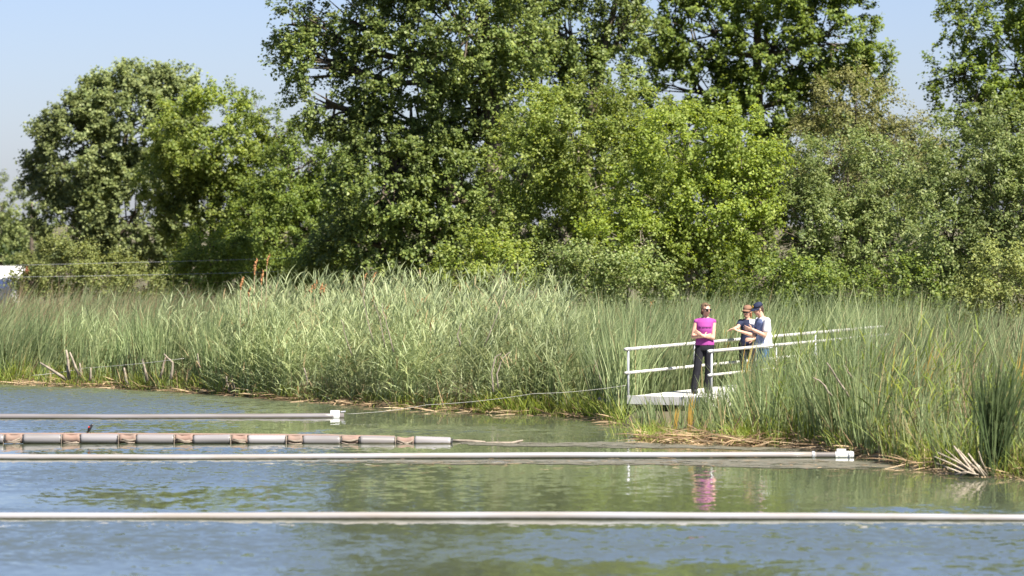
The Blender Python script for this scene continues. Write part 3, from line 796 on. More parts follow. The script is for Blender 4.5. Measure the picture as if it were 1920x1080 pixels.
B = Blades()
n = 420
fx, fy = rng.uniform(560, 1900, n), rng.normal(868, 9, n)
low = fx > 1550; fy[low] = rng.normal(882, 8, low.sum())
P = np.array([on_water(a, b) for a, b in zip(fx, fy)]); P[:, 2] = .012
ok = P[:, 1] < bank_y(P[:, 0]) - .05; P = P[ok]; n = len(P)
dr = hdir(n); dr[:, 0] *= 2.5
B.add(P, norm(dr), rng.uniform(.04, .28, n), rng.uniform(.010, .03, n), hdir(n) * .1, norm(np.cross(dr, [0, 0, 1.]) + [0, 0, .15]))
B.build('floating_debris', M['straw'], 'tan flecks of broken reed floating beside the pipe and bank')

# ------------------------------------------------------------------ single plants one can pick out
def thing_base(px, py, D):
    p = at(px, py, D); return Vector((p.x, D, float(ground_z(p.x, D))))

def seed_stalk(px, py_top, D, label, lean, head=0.24, r=0.022):
    top = at(px, py_top, D); base = Vector((top.x - lean, D, float(ground_z(top.x, D)) - .05))
    e = empty('reed_seed_stalk', base); tag(e, label, 'reed stalk', 'brown seed stalks standing out of the reeds')
    v = top - base
    MB().tube([Vector((0, 0, 0)), v * .5 + Vector((lean * .12, 0, 0)), v * .93], [.011, .010, .007], 5).build('stalk', M['stalk'], e)
    b = MB(); dn = v.normalized()
    n = 9
    for i in range(n):
        f = i / (n - 1)
        rr = r * math.sin(math.pi * (0.12 + 0.8 * f)) + .004
        p = v - dn * head * (1 - f) + Vector((0.05 * f * f, 0, -0.02 * f * f))
        b.ell(p + Vector(rng.normal(0, .006, 3)), (rr, rr, head / n * 1.0), Matrix.Rotation(rng.normal(0, .3), 3, 'Y'), 7, 5)
    b.build('seed_head', M['seed'], e, True)
for i, (a, b, D, ln, hd, r) in enumerate([(477, 484, 82, .02, .34, .030), (501, 476, 82, .10, .22, .020), (490, 506, 82.6, -.02, .30, .026), (452, 518, 81.5, .06, .28, .026), (466, 538, 81, .0, .2, .022),
        (590, 523, 83, .04, .26, .03), (601, 530, 83.3, .05, .26, .03), (582, 534, 82.8, -.06, .22, .026), (607, 532, 83.2, .12, .2, .022), (684, 511, 83, .02, .14, .016), (700, 510, 83.6, .01, .2, .02),
        (788, 558, 77, .08, .14, .016), (725, 570, 77.5, .1, .14, .016), (698, 555, 78, .04, .12, .015), (1220, 563, 78, .03, .12, .016), (808, 600, 75.5, .03, .14, .018)]):
    lab = ['tall seed stalk with a curled brown plume above the edge of the pale reeds', 'tallest straight seed stalk with a small brown tip above the pale reeds',
           'seed stalk with a long brown plume between the two tallest stalks', 'shorter drooping seed stalk on the outer side of the tall stalks', 'lowest brown seed head at the foot of the tall stalks'][i] if i < 5 else \
          'brown seed head in the tangled bunch just above the pale reeds' if i < 9 else ['short thin seed stalk of the pair above the pale reeds', 'slightly thicker seed stalk of the pair above the pale reeds'][i - 9] if i < 11 else \
          'small reddish seed stalk standing behind the pier end' if i == 14 else 'small reddish seed head low among the pale reeds'
    seed_stalk(a, b, D, lab, ln, hd, r)

def dead_stem(pts, D, r, label, grp='bleached dead stems leaning in the reeds'):
    if 'stumps' in grp: D = float(bank_y(on_bank_x(pts[0][0]))) - .08
    P = [at(a, b, D) for a, b in pts]
    base = P[0]
    e = empty('dead_reed_stem', base); tag(e, label, 'dead stem', grp)
    mid = [base]
    for i in range(1, len(P)):
        for f in (.33, .66, 1): mid.append(P[i - 1].lerp(P[i], f) + Vector(rng.normal(0, .008, 3)))
    k_ = len(mid)
    MB().tube([p - base for p in mid], [r * (1 - .55 * i / (k_ - 1)) for i in range(k_)], 6).build('stem', M['wood'], e, True)
    lf = Blades()
    q = np.array(mid[-2] - base)[None, :]
    lf.add(q + rng.normal(0, .02, (3, 3)), norm(np.array([[.3, 0, -.6], [-.2, .1, -.8], [.1, -.2, .5]])), np.array([.18, .22, .2]), np.full(3, .015), hdir(3) * .2, hdir(3))
    lf.build('dead_leaf', M['straw'], None, None, e)
for pts, D, r in [([(738, 660), (725, 610), (715, 570)], 75.2, .014), ([(722, 650), (712, 600), (702, 565)], 75.4, .012), ([(700, 640), (684, 580), (680, 525)], 76.0, .012), ([(660, 668), (648, 630), (640, 600)], 76.8, .012),
                  ([(925, 735), (922, 700), (928, 670), (940, 662)], 71.8, .020), ([(934, 728), (932, 700), (942, 672), (956, 660)], 71.8, .018), ([(1128, 720), (1122, 695), (1116, 675)], 70.2, .012), ([(862, 650), (858, 625), (866, 605)], 73.6, .016),
                  ([(907, 650), (930, 595), (950, 545)], 73.2, .010), ([(570, 690), (578, 720), (575, 705)], 77.0, .014), ([(430, 735), (425, 705)], 80.5, .028), ([(440, 735), (436, 712)], 80.4, .024)]:
    dead_stem(pts, D, r, 'thick arched pair of bleached stems bent over at the grassy end of the reeds' if r >= .018 and pts[0][0] > 900 else 'short thick bleached stump at the foot of the pale reeds' if r > .02 else 'bleached dead reed stem leaning among the tall pale reeds')
for pts, D, r in [([(1592, 745), (1565, 700), (1550, 680)], 60.8, .020), ([(1560, 742), (1540, 718), (1525, 708)], 60.8, .020), ([(1600, 712), (1590, 695), (1582, 682)], 61.0, .014)]:
    dead_stem(pts, D, r, 'bleached dead stem leaning among the rushes near the shore end of the pier', 'bleached dead stems in the rushes')
for pts, D, r in [([(130, 712), (125, 655)], 86.3, .050), ([(148, 702), (130, 660)], 86.2, .040), ([(152, 704), (150, 682)], 86.0, .035), ([(168, 714), (171, 688)], 86.0, .035),
                  ([(125, 712), (75, 680)], 86.4, .045), ([(276, 714), (267, 672)], 84.2, .040), ([(320, 712), (325, 680), (308, 664)], 82.6, .040), ([(300, 708), (312, 666)], 82.8, .030), ([(238, 722), (233, 690)], 85.0, .045),
                  ([(374, 690), (370, 664)], 82.0, .022)]:
    dead_stem(pts, D, r, 'thick bleached dead stump of stem at the foot of the far cattails', 'pale dead stumps along the far bank')

# dark rush clump standing at the water's edge
c0 = thing_base(1866, 892, 54.8); B = Blades()
x = rng.normal(c0.x, .10, 34); y = rng.normal(c0.y, .10, 34)
n = 230; j = rng.integers(0, 34, n)
sx = rng.normal(0, .13, n)
B.add(np.stack([x[j], y[j], np.full(n, .0)], 1), np.stack([sx, rng.normal(0, .12, n), np.ones(n)], 1), rng.uniform(1.1, 2.05, n), rng.uniform(.014, .022, n), np.stack([sx * .5 + .05, rng.normal(0, .1, n), -.05 * rng.random(n)], 1), hdir(n))
e = empty('rush_clump', c0); tag(e, 'tall dark rush clump standing alone at the water beside bleached sticks', 'rush clump')
B.build('blades', M['deep_rush'], None, 'stuff', e); e.children[0].location = (0, 0, 0)
me = e.children[0].data; me.transform(Matrix.Translation(-c0))
# tall golden rush blades in front of the pier
for a, t, D in ((1292, 735, 64), (1265, 760, 63.8), (1392, 622, 68.6), (1352, 600, 73.2), (1668, 640, 62), (1700, 655, 61), (1722, 648, 60.5), (1640, 690, 62), (1905, 620, 58)):
    b0 = thing_base(a, 700, D); top = at(a, t, D); L = max(.3, top.z - b0.z)
    B = Blades(); n = 5
    B.add(rng.normal(0, .02, (n, 3)) * [1, 1, 0], np.stack([rng.normal(.05, .06, n), rng.normal(0, .05, n), np.ones(n)], 1), L * rng.uniform(.85, 1.05, n), np.full(n, .022), np.tile([.08, 0, 0], (n, 1)), np.tile([1., .2, 0], (n, 1)))
    e = empty('golden_rush', b0); tag(e, 'golden yellow withered rush in front of the pier deck' if a < 1300 else 'golden yellow withered rush close behind the pier rails' if a == 1352 else 'golden yellow withered rush before the people on the pier' if a < 1500 else 'golden yellow withered rush in the sedge past the shore end of the pier', 'rush', 'golden withered rushes')
    o = B.build('blade', M['gold'], None, None, e)
# heap of bleached sticks at the water's edge
c0 = on_water(1800, 889)
e = empty('stick_heap', c0); tag(e, 'heap of bleached broken sticks lying at the water beside the dark rush clump', 'sticks')
for a0, b0, a1, b1, r in [(1830, 892, 1788, 836, .022), (1842, 890, 1796, 842, .018), (1820, 880, 1758, 848, .014), (1812, 884, 1752, 856, .013), (1806, 888, 1755, 868, .013), (1828, 888, 1790, 858, .014), (1800, 893, 1838, 872, .014), (1845, 893, 1815, 850, .018), (1850, 892, 1822, 862, .014), (1790, 890, 1835, 890, .014), (1852, 889, 1835, 846, .012), (1826, 891, 1772, 842, .010)]:
    D = 54.25 + rng.uniform(-.2, .2)
    p, q = at(a0, b0, D) - c0, at(a1, b1, D + rng.uniform(-.2, .2)) - c0
    MB().tube([p, p.lerp(q, .5) + Vector(rng.normal(0, .015, 3)), q], [r, r * .85, r * .5], 6).build('stick', M['stick'], e, True)
# driftwood left of the pier and a bent stick on the scum
e = empty('driftwood', at(1155, 768, 70.6)); tag(e, 'pale split driftwood propped on the bank at the end of the pier', 'driftwood')
for a0, b0, a1, b1, r in [(1122, 748, 1186, 768, .035), (1126, 752, 1180, 772, .022), (1140, 762, 1190, 768, .018)]:
    p, q = at(a0, b0, 70.6) - e.location, at(a1, b1, 70.3) - e.location
    MB().tube([p, p.lerp(q, .5) + Vector((0, 0, .02)), q], [r, r, r * .6], 7).build('branch', M['wood'], e, True)
e = empty('floating_branch', on_water(945, 831)); tag(e, 'bent pale branch floating at the end of the segmented boom', 'branch')
D = e.location.y
MB().tube([at(a, b, D) - e.location for a, b in ((908, 832), (930, 831.5), (960, 831), (972, 828), (981, 825.5))], [.030, .032, .026, .022, .010], 7).build('limb', M['wood'], e, True)
e = empty('floating_plank', on_water(893, 829)); tag(e, 'thin brown plank floating past the last grey float of the boom', 'plank')
MB().tube([at(a, b, e.location.y) - e.location for a, b in ((848, 826), (880, 827.2), (910, 829))], [.025, .03, .02], 6).build('board', M['wood'], e, True)

# ------------------------------------------------------------------ floating pipes
def pipe(name, label, pts, r, mat, zc=0.018):
    P = [on_water(a, b) for a, b in pts]
    base = P[len(P) // 2]
    e = empty(name, base); tag(e, label, 'pipe')
    path = []
    for i in range(len(P) - 1):
        n = max(3, int((P[i + 1] - P[i]).length / .35))
        for j in range(n): path.append(P[i].lerp(P[i + 1], j / n))
    path.append(P[-1])
    path = [p + Vector((0, .02 * math.sin(p.x * .5) + .004 * math.sin(p.x * 2.1), zc + .006 * math.sin(p.x * .45 + 1) + .0015 * math.sin(p.x * 1.9))) - base for p in path]
    MB().tube(path, r, 16).build('tube', mat, e, True)
    return e, [p + base for p in path]
e3, _ = pipe('floating_pipe', 'pale pipe stained brown towards one end, lying closest to open water', [(-260, 973), (300, 973), (900, 973), (1500, 975), (2200, 978)], .051, M['pipe'], .032)
e2, p2 = pipe('floating_pipe', 'long pale pipe with scum along it, ending in the bank grass', [(-200, 861), (300, 862), (800, 860), (1300, 859), (1530, 858)], .051, M['pipe'], .036)
e1, p1 = pipe('floating_pipe', 'short grey pipe with a white coupling at its free end below the reeds', [(-200, 785.5), (200, 785.5), (645, 783.5)], .057, M['pipe_grey'], .036)
def ring(e, x0, x1, p, r, name, mat, flange=True):
    b = MB(); b.tube([Vector((x0, p.y, p.z)) - e.location, Vector((x1, p.y, p.z)) - e.location], r, 16)
    o = b.build(name, mat, e)
    return o
q = p1[-1]
ring(e1, q.x - .245, q.x - .01 - .07, q, .075, 'coupling', M['white_plastic'])
b = MB().box(Vector((q.x - .165, q.y, q.z + .075)) - e1.location, (.085, .05, .03)); b.build('coupling_clamp', M['white_plastic'], e1)
MB().tube([Vector((q.x - .06, q.y, q.z + .075)) - e1.location, Vector((q.x + .03, q.y, q.z + .085)) - e1.location], .016, 8).build('bolt', M['post'], e1)
q = p2[-1]
ring(e2, q.x - .03, q.x + .34, q, .048, 'joint', M['pipe_grey'])
ring(e2, q.x + .30, q.x + .58, q, .062, 'coupling', M['white_plastic'])
MB().box(Vector((q.x + .39, q.y, q.z + .065)) - e2.location, (.07, .045, .03)).build('coupling_clamp', M['white_plastic'], e2)
ring(e2, q.x - .06, q.x - .02, q, .062, 'end_band', M['post'])

# segmented boom: grey floats in an orange-brown cloth sleeve
bo = on_water(430, 832)
boom = empty('floating_boom', bo); tag(boom, 'segmented boom of ribbed grey floats joined by orange-brown cloth', 'boom')
D = bo.y
def sink(px): return float(np.interp(px, [0, 400, 700, 850], [.074, .070, .048, .008]))
def bpos(px): return Vector(((px - 960) / FPX * D, D + .05 * math.sin(px * .01), sink(px))) - bo
floats = [(-170, -98), (-64, 8), (44, 116), (151, 223), (257, 328), (364, 434), (466, 538), (569, 638), (675, 742), (778, 845)]
for a, b_ in floats:
    pa, pb = bpos(a) + Vector((0, rng.normal(0, .012), rng.normal(0, .006))), bpos(b_) + Vector((0, rng.normal(0, .012), rng.normal(0, .006))); m = MB(); n = 24; path, rad = [], []; fs = rng.uniform(.93, 1.04)
    for i in range(n + 1):
        f = i / n; path.append(pa.lerp(pb, f)); rad.append(fs * .083 * (1 if 0 < i < n else .9) + (.003 if i % 2 else 0))
    m.tube(path, rad, 16); m.build('float', M['float'], boom, True)
    for s_, pp in ((-1, pa), (1, pb)):
        MB().tube([pp + Vector((s_ * .004, 0, 0)), pp + Vector((s_ * .028, 0, -.004))], [.078, .062], 14).build('end_cap', M['black_plastic'], boom, True)
edges = [(b_, floats[i + 1][0]) for i, (a, b_) in enumerate(floats[:-1])]
for a, b_ in edges:
    pa, pb = bpos(a + 1.5), bpos(b_ - 1.5); path, rad = [], []
    for i in range(7):
        f = i / 6; path.append(pa.lerp(pb, f) + Vector((0, 0, .012 - .012 * math.sin(math.pi * f)))); rad.append(.079 - .014 * math.sin(math.pi * f) + rng.normal(0, .003))
    MB().tube(path, rad, 12).build('cloth_joint', M['boom_cloth'], boom, True)
    # slack folds of paler cloth at the foot of the joint
    m = MB()
    for q_ in range(3):
        s0, s1 = pa.lerp(pb, rng.uniform(.02, .2)), pa.lerp(pb, rng.uniform(.8, .98))
        z0, z1 = rng.uniform(-.06, .03, 2)
        m.tube([s0 + Vector((0, -.075, z0)), s0.lerp(s1, .5) + Vector((0, -.085, (z0 + z1) / 2 - .02)), s1 + Vector((0, -.075, z1))], [.014, .020, .012], 6)
    m.build('cloth_fold', M['pale_cloth'], boom, True)
    MB().tube([pa + Vector((-.02, -.06, .08)), pa + Vector((-.02, -.095, .0)), pa + Vector((-.02, -.08, -.08))], .012, 5).build('strap', M['pale_cloth'], boom)
MB().tube([bpos(p_) + Vector((0, .045, .077 if p_ < 650 else .064)) for p_ in range(-180, 760, 40)], .024, 8).build('top_hem', M['boom_cloth'], boom, True)

# blackbird on the boom
bp_ = bpos(167) + bo + Vector((0, .045, .100))
bird = empty('blackbird', bp_); tag(bird, 'small black bird with a red shoulder patch perched on the segmented boom', 'bird')
m = MB(); R = Matrix.Rotation(math.radians(58), 3, Vector((0, 1, 0))) 
ax = Vector((.46, 0, .89)).normalized(); up0 = Vector((0, 0, 1))
Rb = up0.rotation_difference(ax).to_matrix()
m.ell((0.0, 0, .075), (.030, .032, .062), Rb, 14, 10)
m.ell((.037, 0, .128), (.022, .021, .021), None, 12, 8)
m.capsule((.012, 0, .10), .028, (.034, 0, .122), .020, 10)
m.capsule((-.02, 0, .035), .018, (-.062, 0, -.035), .009, 8)
bd = m.fused('body', M['feather'], bird, .004, 3)
MB().tube([(.055, 0, .132), (.082, 0, .131)], [.007, .0015], 6).build('beak', M['feather'], bird)
MB().ell((-.012, -.027, .095), (.012, .008, .018), Rb, 10, 7).build('shoulder_patch', M['red_patch'], bird, True)
for s_ in (-.012, .012): MB().tube([(.004, s_, .03), (.012, s_, .0), (.02, s_, -.002)], .003, 5).build('leg', M['feather'], bird)
MB().ell((.047, -.019, .132), (.004, .003, .004), None, 6, 5).build('eye', M['eye'], bird)

# ------------------------------------------------------------------ pier
def ppt(t, n, z): return Vector((PIER0[0] + PD[0] * t + PN[0] * n, PIER0[1] + PD[1] * t + PN[1] * n, z))
def dz(t): return 0.505 + 0.0137 * t
pier0 = ppt(0, PW / 2, 0)
pier = empty('pier', pier0); tag(pier, 'narrow white pier with two-bar rails running from the pond into the rushes', 'pier')
axd, axn, axz = Vector((PD[0], PD[1], .0137)).normalized(), Vector((PN[0], PN[1], 0)), Vector((0, 0, 1))
NPL = 58; pw_ = PL / NPL
m = MB().box((0, 0, 0), (pw_ / 2 - .006, PW / 2, .016), (axd, axn, axz)); plank_me = m.mesh('plank'); plank_me.materials.append(M['plank'])
for i in range(NPL):
    t = (i + .5) * pw_
    o = link('plank', plank_me, None, pier); o.location = ppt(t, PW / 2, dz(t) - .016 + rng.normal(0, .002)) - pier0
for n_ in (.03, PW - .03):
    m = MB().box(ppt(PL / 2, n_, dz(PL / 2) - .105) - pier0, (PL / 2, .03, .07), (axd, axn, axz)); m.build('side_beam', M['plank'], pier)
m = MB().box(ppt(-.027, PW / 2, dz(0) - .06) - pier0, (.025, PW / 2 + .01, .075), (axd, axn, axz)); m.build('end_beam', M['plank'], pier)
for t in (.9, 3.2, 5.6, 8.0, 10.4):
    m = MB()
    m.tube([ppt(t, .12, .14) - pier0, ppt(t, PW - .12, .14) - pier0], .19, 14); m.build('float', M['blue_float'], pier, True)
    m = MB().box(ppt(t, PW / 2, .355) - pier0, (.06, PW / 2 - .06, .05), (axd, axn, axz)); m.build('cross_beam', M['beam'], pier)
RH, MH = .845, .42
for n_, t0, t1 in ((-.035, -.08, PL), (PW + .035, -.26, 7.4)):
    for nm, hh, r_ in (('top_rail', RH, .029), ('middle_rail', MH, .026)):
        m = MB().tube([ppt(t0, n_, dz(t0) + hh) - pier0, ppt(t1, n_, dz(t1) + hh) - pier0], r_, 12); m.build(nm, M['rail'], pier, True)
    for t in np.arange(t0 + .12, t1, 2.6):
        m = MB().tube([ppt(t, n_, dz(t) - .16) - pier0, ppt(t, n_, dz(t) + RH - .02) - pier0], .021, 10); m.build('post', M['post'], pier, True)
        for hh in (RH, MH):
            m = MB().tube([ppt(t - .045, n_, dz(t) + hh) - pier0, ppt(t + .045, n_, dz(t) + hh) - pier0], .036, 10); m.build('bracket', M['post'], pier, True)
for n_, t in ((-.035, 5.2),):
    m = MB().tube([ppt(t, n_ - .03, dz(t) + .02) - pier0, ppt(t + .7, n_ - .03, dz(t) + MH) - pier0], .018, 8); m.build('brace', M['rail'], pier, True)

# mooring rope from the far bank to the pier, thin wires in front of the far trees
def line(name, label, pts, r, sag, mat, cat):
    P = []
    for i in range(len(pts) - 1):
        for j in range(10):
            f = j / 10; P.append(pts[i].lerp(pts[i + 1], f) - Vector((0, 0, sag * 4 * f * (1 - f))))
    P.append(pts[-1]); b0 = P[0]
    e = empty(name, b0); tag(e, label, cat)
    MB().tube([p - b0 for p in P], r, 5).build('strand', mat, e, True)
line('mooring_rope', 'thin pale rope stretched from the grey pipe coupling to the pier end', [at(650, 776, 70.5), at(800, 759, 70.2), at(1000, 738, 69.6), ppt(0, -.06, .70)], .003, .03, M['rope'], 'rope')
line('boundary_rope', 'thin pale rope running low in front of the far cattails', [at(60, 704, 85.5), at(160, 690, 85), at(345, 672, 81.5)], .0045, .02, M['rope'], 'rope')
line('overhead_wire', 'upper thin wire crossing before the rounded trees', [at(-200, 500, 103), at(240, 492, 103), at(620, 480, 103)], .0035, .02, M['post'], 'wire')
line('overhead_wire', 'lower thin wire crossing before the rounded trees', [at(-200, 520, 103), at(240, 516, 103), at(620, 505, 103)], .0035, .02, M['post'], 'wire')

# white shed with a brick chimney behind the reeds
sh = at(-60, 560, 132); shb = Vector((sh.x, 132, float(ground_z(sh.x, 132))))
shed = empty('white_shed', shb); tag(shed, 'low white shed with a red brick chimney behind the far cattails', 'shed')
s_ = 132 / FPX
x1 = (38 - -60) * s_; x0 = -2.6; zt = CAM_H - (500 - HZ) * s_ - shb.z
wall = MB().add([(x0, 0, 0), (x1 - .42, 0, 0), (x1 - .42, 3, 0), (x0, 3, 0), (x0, 0, zt - .75), (x1 - .42, 0, zt - .75), (x1 - .42, 3, zt - .75), (x0, 3, zt - .75)],
          [(0, 1, 5, 4), (1, 2, 6, 5), (2, 3, 7, 6), (3, 0, 4, 7), (4, 5, 6, 7), (3, 2, 1, 0)]).build('wall', M['white_wall'], shed)
roof = MB().add([(x0 - .2, -.05, zt - .72), (x1 - .30, -.05, zt - .72), (x1, 1.5, zt), (x0 - .2, 1.5, zt), (x0 - .2, 3.25, zt - .78), (x1 - .30, 3.25, zt - .78),
          (x0 - .2, -.05, zt - .80), (x1 - .30, -.05, zt - .80), (x1, 1.5, zt - .08), (x0 - .2, 1.5, zt - .08), (x0 - .2, 3.25, zt - .86), (x1 - .30, 3.25, zt - .86)],
          [(0, 1, 2, 3), (3, 2, 5, 4), (6, 9, 8, 7), (9, 10, 11, 8), (0, 6, 7, 1), (1, 7, 8, 2), (2, 8, 11, 5), (5, 11, 10, 4), (4, 10, 9, 3), (3, 9, 6, 0)]).build('roof', M['white_wall'], shed)
MB().box((x1 - .05, 1.9, zt - .05), (.11, .14, .24)).build('chimney', M['red_brick'], roof)

# ------------------------------------------------------------------ people
def rotm(yaw, pitch=0.0, roll=0.0):
    """head turn: face looks along -Y; yaw > 0 turns the face to +X, pitch > 0 looks down"""
    return Matrix.Rotation(yaw, 3, 'Z') @ Matrix.Rotation(pitch, 3, 'X') @ Matrix.Rotation(roll, 3, 'Y')

class Head:
    def __init__(s, c, R): s.c, s.R = Vector(c), R
    def p(s, x, y, z): return s.c + s.R @ Vector((x, y, z))
    def into(s, b):
        R = s.R
        b.ell(s.p(0, .012, .025), (.074, .092, .088), R, 16, 12)
        b.ell(s.p(0, -.022, -.03), (.060, .066, .082), R, 14, 10)
        b.ell(s.p(0, -.050, -.090), (.032, .030, .024), R, 10, 8)
        b.ell(s.p(0, -.072, .022), (.056, .020, .018), R, 10, 8)            # brow
        for q in (-1, 1):
            b.ell(s.p(q * .036, -.066, -.030), (.024, .022, .024), R, 10, 8)   # cheeks
            b.ell(s.p(q * .076, .012, -.012), (.010, .019, .030), R, 8, 7)     # ears
        b.capsule(s.p(0, -.088, .008), .009, s.p(0, -.110, -.030), .013, 8)   # nose
        b.ell(s.p(0, -.083, -.062), (.022, .011, .010), R, 8, 6)
    def trims(s, parent, glasses=True):
        for q in (-1, 1):
            MB().ell(s.p(q * .031, -.081, .001), (.013, .010, .009), s.R, 10, 7).build('eye', M['eye'], parent, True)
        MB().ell(s.p(0, -.0915, -.062), (.021, .007, .0075), s.R, 10, 6).build('mouth', M['lips'], parent, True)
        if glasses:
            b = MB()
            for q in (-1, 1):
                b.ell(s.p(q * .034, -.099, .000), (.030, .008, .023), s.R @ Matrix.Rotation(q * .22, 3, 'Z'), 14, 8)
                b.tube([s.p(q * .062, -.092, .008), s.p(q * .081, .0, .004)], .004, 6)
            b.tube([s.p(-.014, -.104, .008), s.p(.014, -.104, .008)], .004, 6)
            b.build('sunglasses', M['lens'], parent, True)

def hand(b, wrist, d, palm, thumb_side, curl=0.3, spread=0.16, sc_=1.0):
    """palm, four unequal fingers and a thumb that leaves the side of the palm; d = direction, palm = way the palm faces"""
    w = Vector(wrist); d = Vector(d).normalized(); pn = Vector(palm); pn = (pn - d * pn.dot(d)).normalized(); sd = d.cross(pn).normalized() * thumb_side
    R = Matrix((sd, pn, d)).transposed()
    b.ell(w + d * .045 * sc_, (.041 * sc_, .017 * sc_, .052 * sc_), R, 12, 8)
    for i, L in enumerate((.070, .078, .072, .058)):
        off = (.030 - .020 * i) * sc_
        dd_ = (d + sd * (spread * (1.5 - i) / 1.5)).normalized()
        k0 = w + d * .084 * sc_ + sd * off
        k1 = k0 + (dd_ + pn * curl * .5).normalized() * L * .55 * sc_
        k2 = k1 + (dd_ + pn * curl * 1.6).normalized() * L * .5 * sc_
        b.chain([k0 - d * .02, k0, k1, k2], [.0095 * sc_, .0095 * sc_, .0088 * sc_, .0072 * sc_])
    t0 = w + d * .022 * sc_ + sd * .030 * sc_
    t1 = t0 + (d * .55 + sd * .8 + pn * .25).normalized() * .040 * sc_
    t2 = t1 + (d * .9 + sd * .25 + pn * .3).normalized() * .032 * sc_
    b.chain([t0, t1, t2], [.013 * sc_, .0105 * sc_, .0085 * sc_])

def arm(b, sh_, el, wr, r=(.046, .038, .026)):
    b.chain([sh_, Vector(sh_).lerp(Vector(el), .5), el, Vector(el).lerp(Vector(wr), .35), wr], [r[0], r[0] * .93, r[1], r[1] * .98, r[2]])

def legs_into(b, hips, knees, ankles, r=(.085, .060, .042)):
    for h_, k_, a_ in zip(hips, knees, ankles): b.chain([h_, k_, a_], r)

def trousers(parent, mat, hips, knees, ankles, pelvis, voxel=.010):
    b = MB()
    for h_, k_, a_ in zip(hips, knees, ankles): b.chain([h_, k_, Vector(a_) + Vector((0, 0, .02))], [.098, .074, .068])
    b.loft(pelvis)
    return b.fused('trousers', mat, parent, voxel, 5)

def shoes(parent, ankles, yaw):
    for a_ in ankles:
        f = Vector((math.sin(yaw), -math.cos(yaw), 0))
        b = MB(); a_ = Vector(a_)
        p0 = Vector((a_.x, a_.y, .045))
        b.capsule(p0 - f * .05, .045, p0 + f * .14 - Vector((0, 0, .012)), .034, 10); b.capsule(p0, .045, p0 + Vector((0, 0, .06)), .045)
        b.V = [(v[0], v[1], max(v[2], 0.0)) for v in b.V]
        b.build('shoe', M['shoe'], parent, True)

# -- woman with folded arms
P0 = Vector((3.50, 69.75, dz(1.35)))
w1 = empty('person', P0); tag(w1, 'person in magenta sleeveless top and black trousers standing with folded arms', 'person')
hips, knees, ankles = [(-.085, 0, .87), (.085, .0, .87)], [(-.14, -.03, .47), (.075, -.02, .47)], [(-.195, .0, .075), (.05, .03, .075)]
hd = Head((.022, -.02, 1.555), rotm(math.radians(30), math.radians(4)))
b = MB(); hd.into(b)
b.capsule((.012, .015, 1.36), .055, (.018, .005, 1.50), .050, 12)
b.loft([(0, 0, .84, .13, .09), (0, 0, .92, .155, .105), (0, 0, 1.06, .125, .09), (0, -.005, 1.22, .142, .10), (.005, 0, 1.32, .155, .09), (.005, .005, 1.385, .115, .065), (.01, .01, 1.42, .06, .05)])
legs_into(b, hips, knees, ankles)
arm(b, (-.158, .01, 1.322), (-.222, -.05, 1.055), (-.02, -.185, 1.060))
arm(b, (.168, .01, 1.322), (.150, -.085, 1.030), (-.070, -.175, 1.085), (.047, .040, .027))
hand(b, (-.075, -.175, 1.088), (-.75, .10, .45), (.25, .9, .1), 1, .35, .12)
hand(b, (-.02, -.185, 1.060), (.9, .25, .12), (0, 1, 0), 1, .35, .06)
body = b.fused('body', M['skin'], w1, .0075, 4)
hd.trims(w1)
b = MB()
b.loft([(.0, 0, .895, .178, .122), (0, -.002, .96, .176, .122), (0, 0, 1.06, .155, .112), (0, -.012, 1.17, .158, .122), (.0, -.010, 1.25, .160, .120), (.005, 0, 1.325, .170, .100), (.005, .006, 1.375, .145, .076), (.008, .010, 1.402, .092, .060)], 26)
for q in (-1, 1): b.capsule((q * .120 + .005, .008, 1.338), .054, (q * .160 + .005, .008, 1.328), .054, 12)
shirt = b.fused('shirt', M['magenta'], w1, .008, 5)
trousers(w1, M['black_denim'], hips, knees, ankles, [(0, 0, .80, .165, .115), (0, 0, .86, .172, .118), (0, 0, .93, .158, .108)])
shoes(w1, ankles, .25)
b = MB()
b.ell(hd.p(0, .030, .042), (.084, .088, .086), hd.R, 16, 12)
for q in (-1, 1):
    b.capsule(hd.p(q * .070, .02, .03), .026, hd.p(q * .066, .045, -.075), .022, 10)
b.capsule(hd.p(0, .075, .0), .05, hd.p(0, .075, -.09), .038, 12)
b.capsule(hd.p(-.03, -.055, .088), .022, hd.p(.055, -.03, .078), .022, 10)
b.fused('hair', M['hair_brown'], w1, .008, 4)
# lettering across the chest
cu = bpy.data.curves.new('lettering', 'FONT'); cu.body = 'in sovereir'; cu.size = .062; cu.align_x = 'CENTER'; cu.offset = .0012
to = bpy.data.objects.new('lettering_curve', cu); COL.objects.link(to)
tm = bpy.data.meshes.new_from_object(to.evaluated_get(bpy.context.evaluated_depsgraph_get())); bpy.data.objects.remove(to)
bm = bmesh.new(); bm.from_mesh(tm); bmesh.ops.subdivide_edges(bm, edges=[e_ for e_ in bm.edges if e_.calc_length() > .02], cuts=1); bm.to_mesh(tm); bm.free()
tree_ = BVHTree.FromPolygons([v.co[:] for v in shirt.data.vertices], [p.vertices[:] for p in shirt.data.polygons])
xmn = [v.co.x for v in tm.vertices]; wid = max(xmn) - min(xmn)
for v in tm.vertices:
    tx, tz = v.co.x * .235 / wid + .005, v.co.y + 1.205
    hit = tree_.ray_cast(Vector((tx, -1, tz)), Vector((0, 1, 0)))
    v.co = (tx, (hit[0].y if hit[0] else -.1) - .0015, tz)
link('lettering', tm, M['ink'], w1)

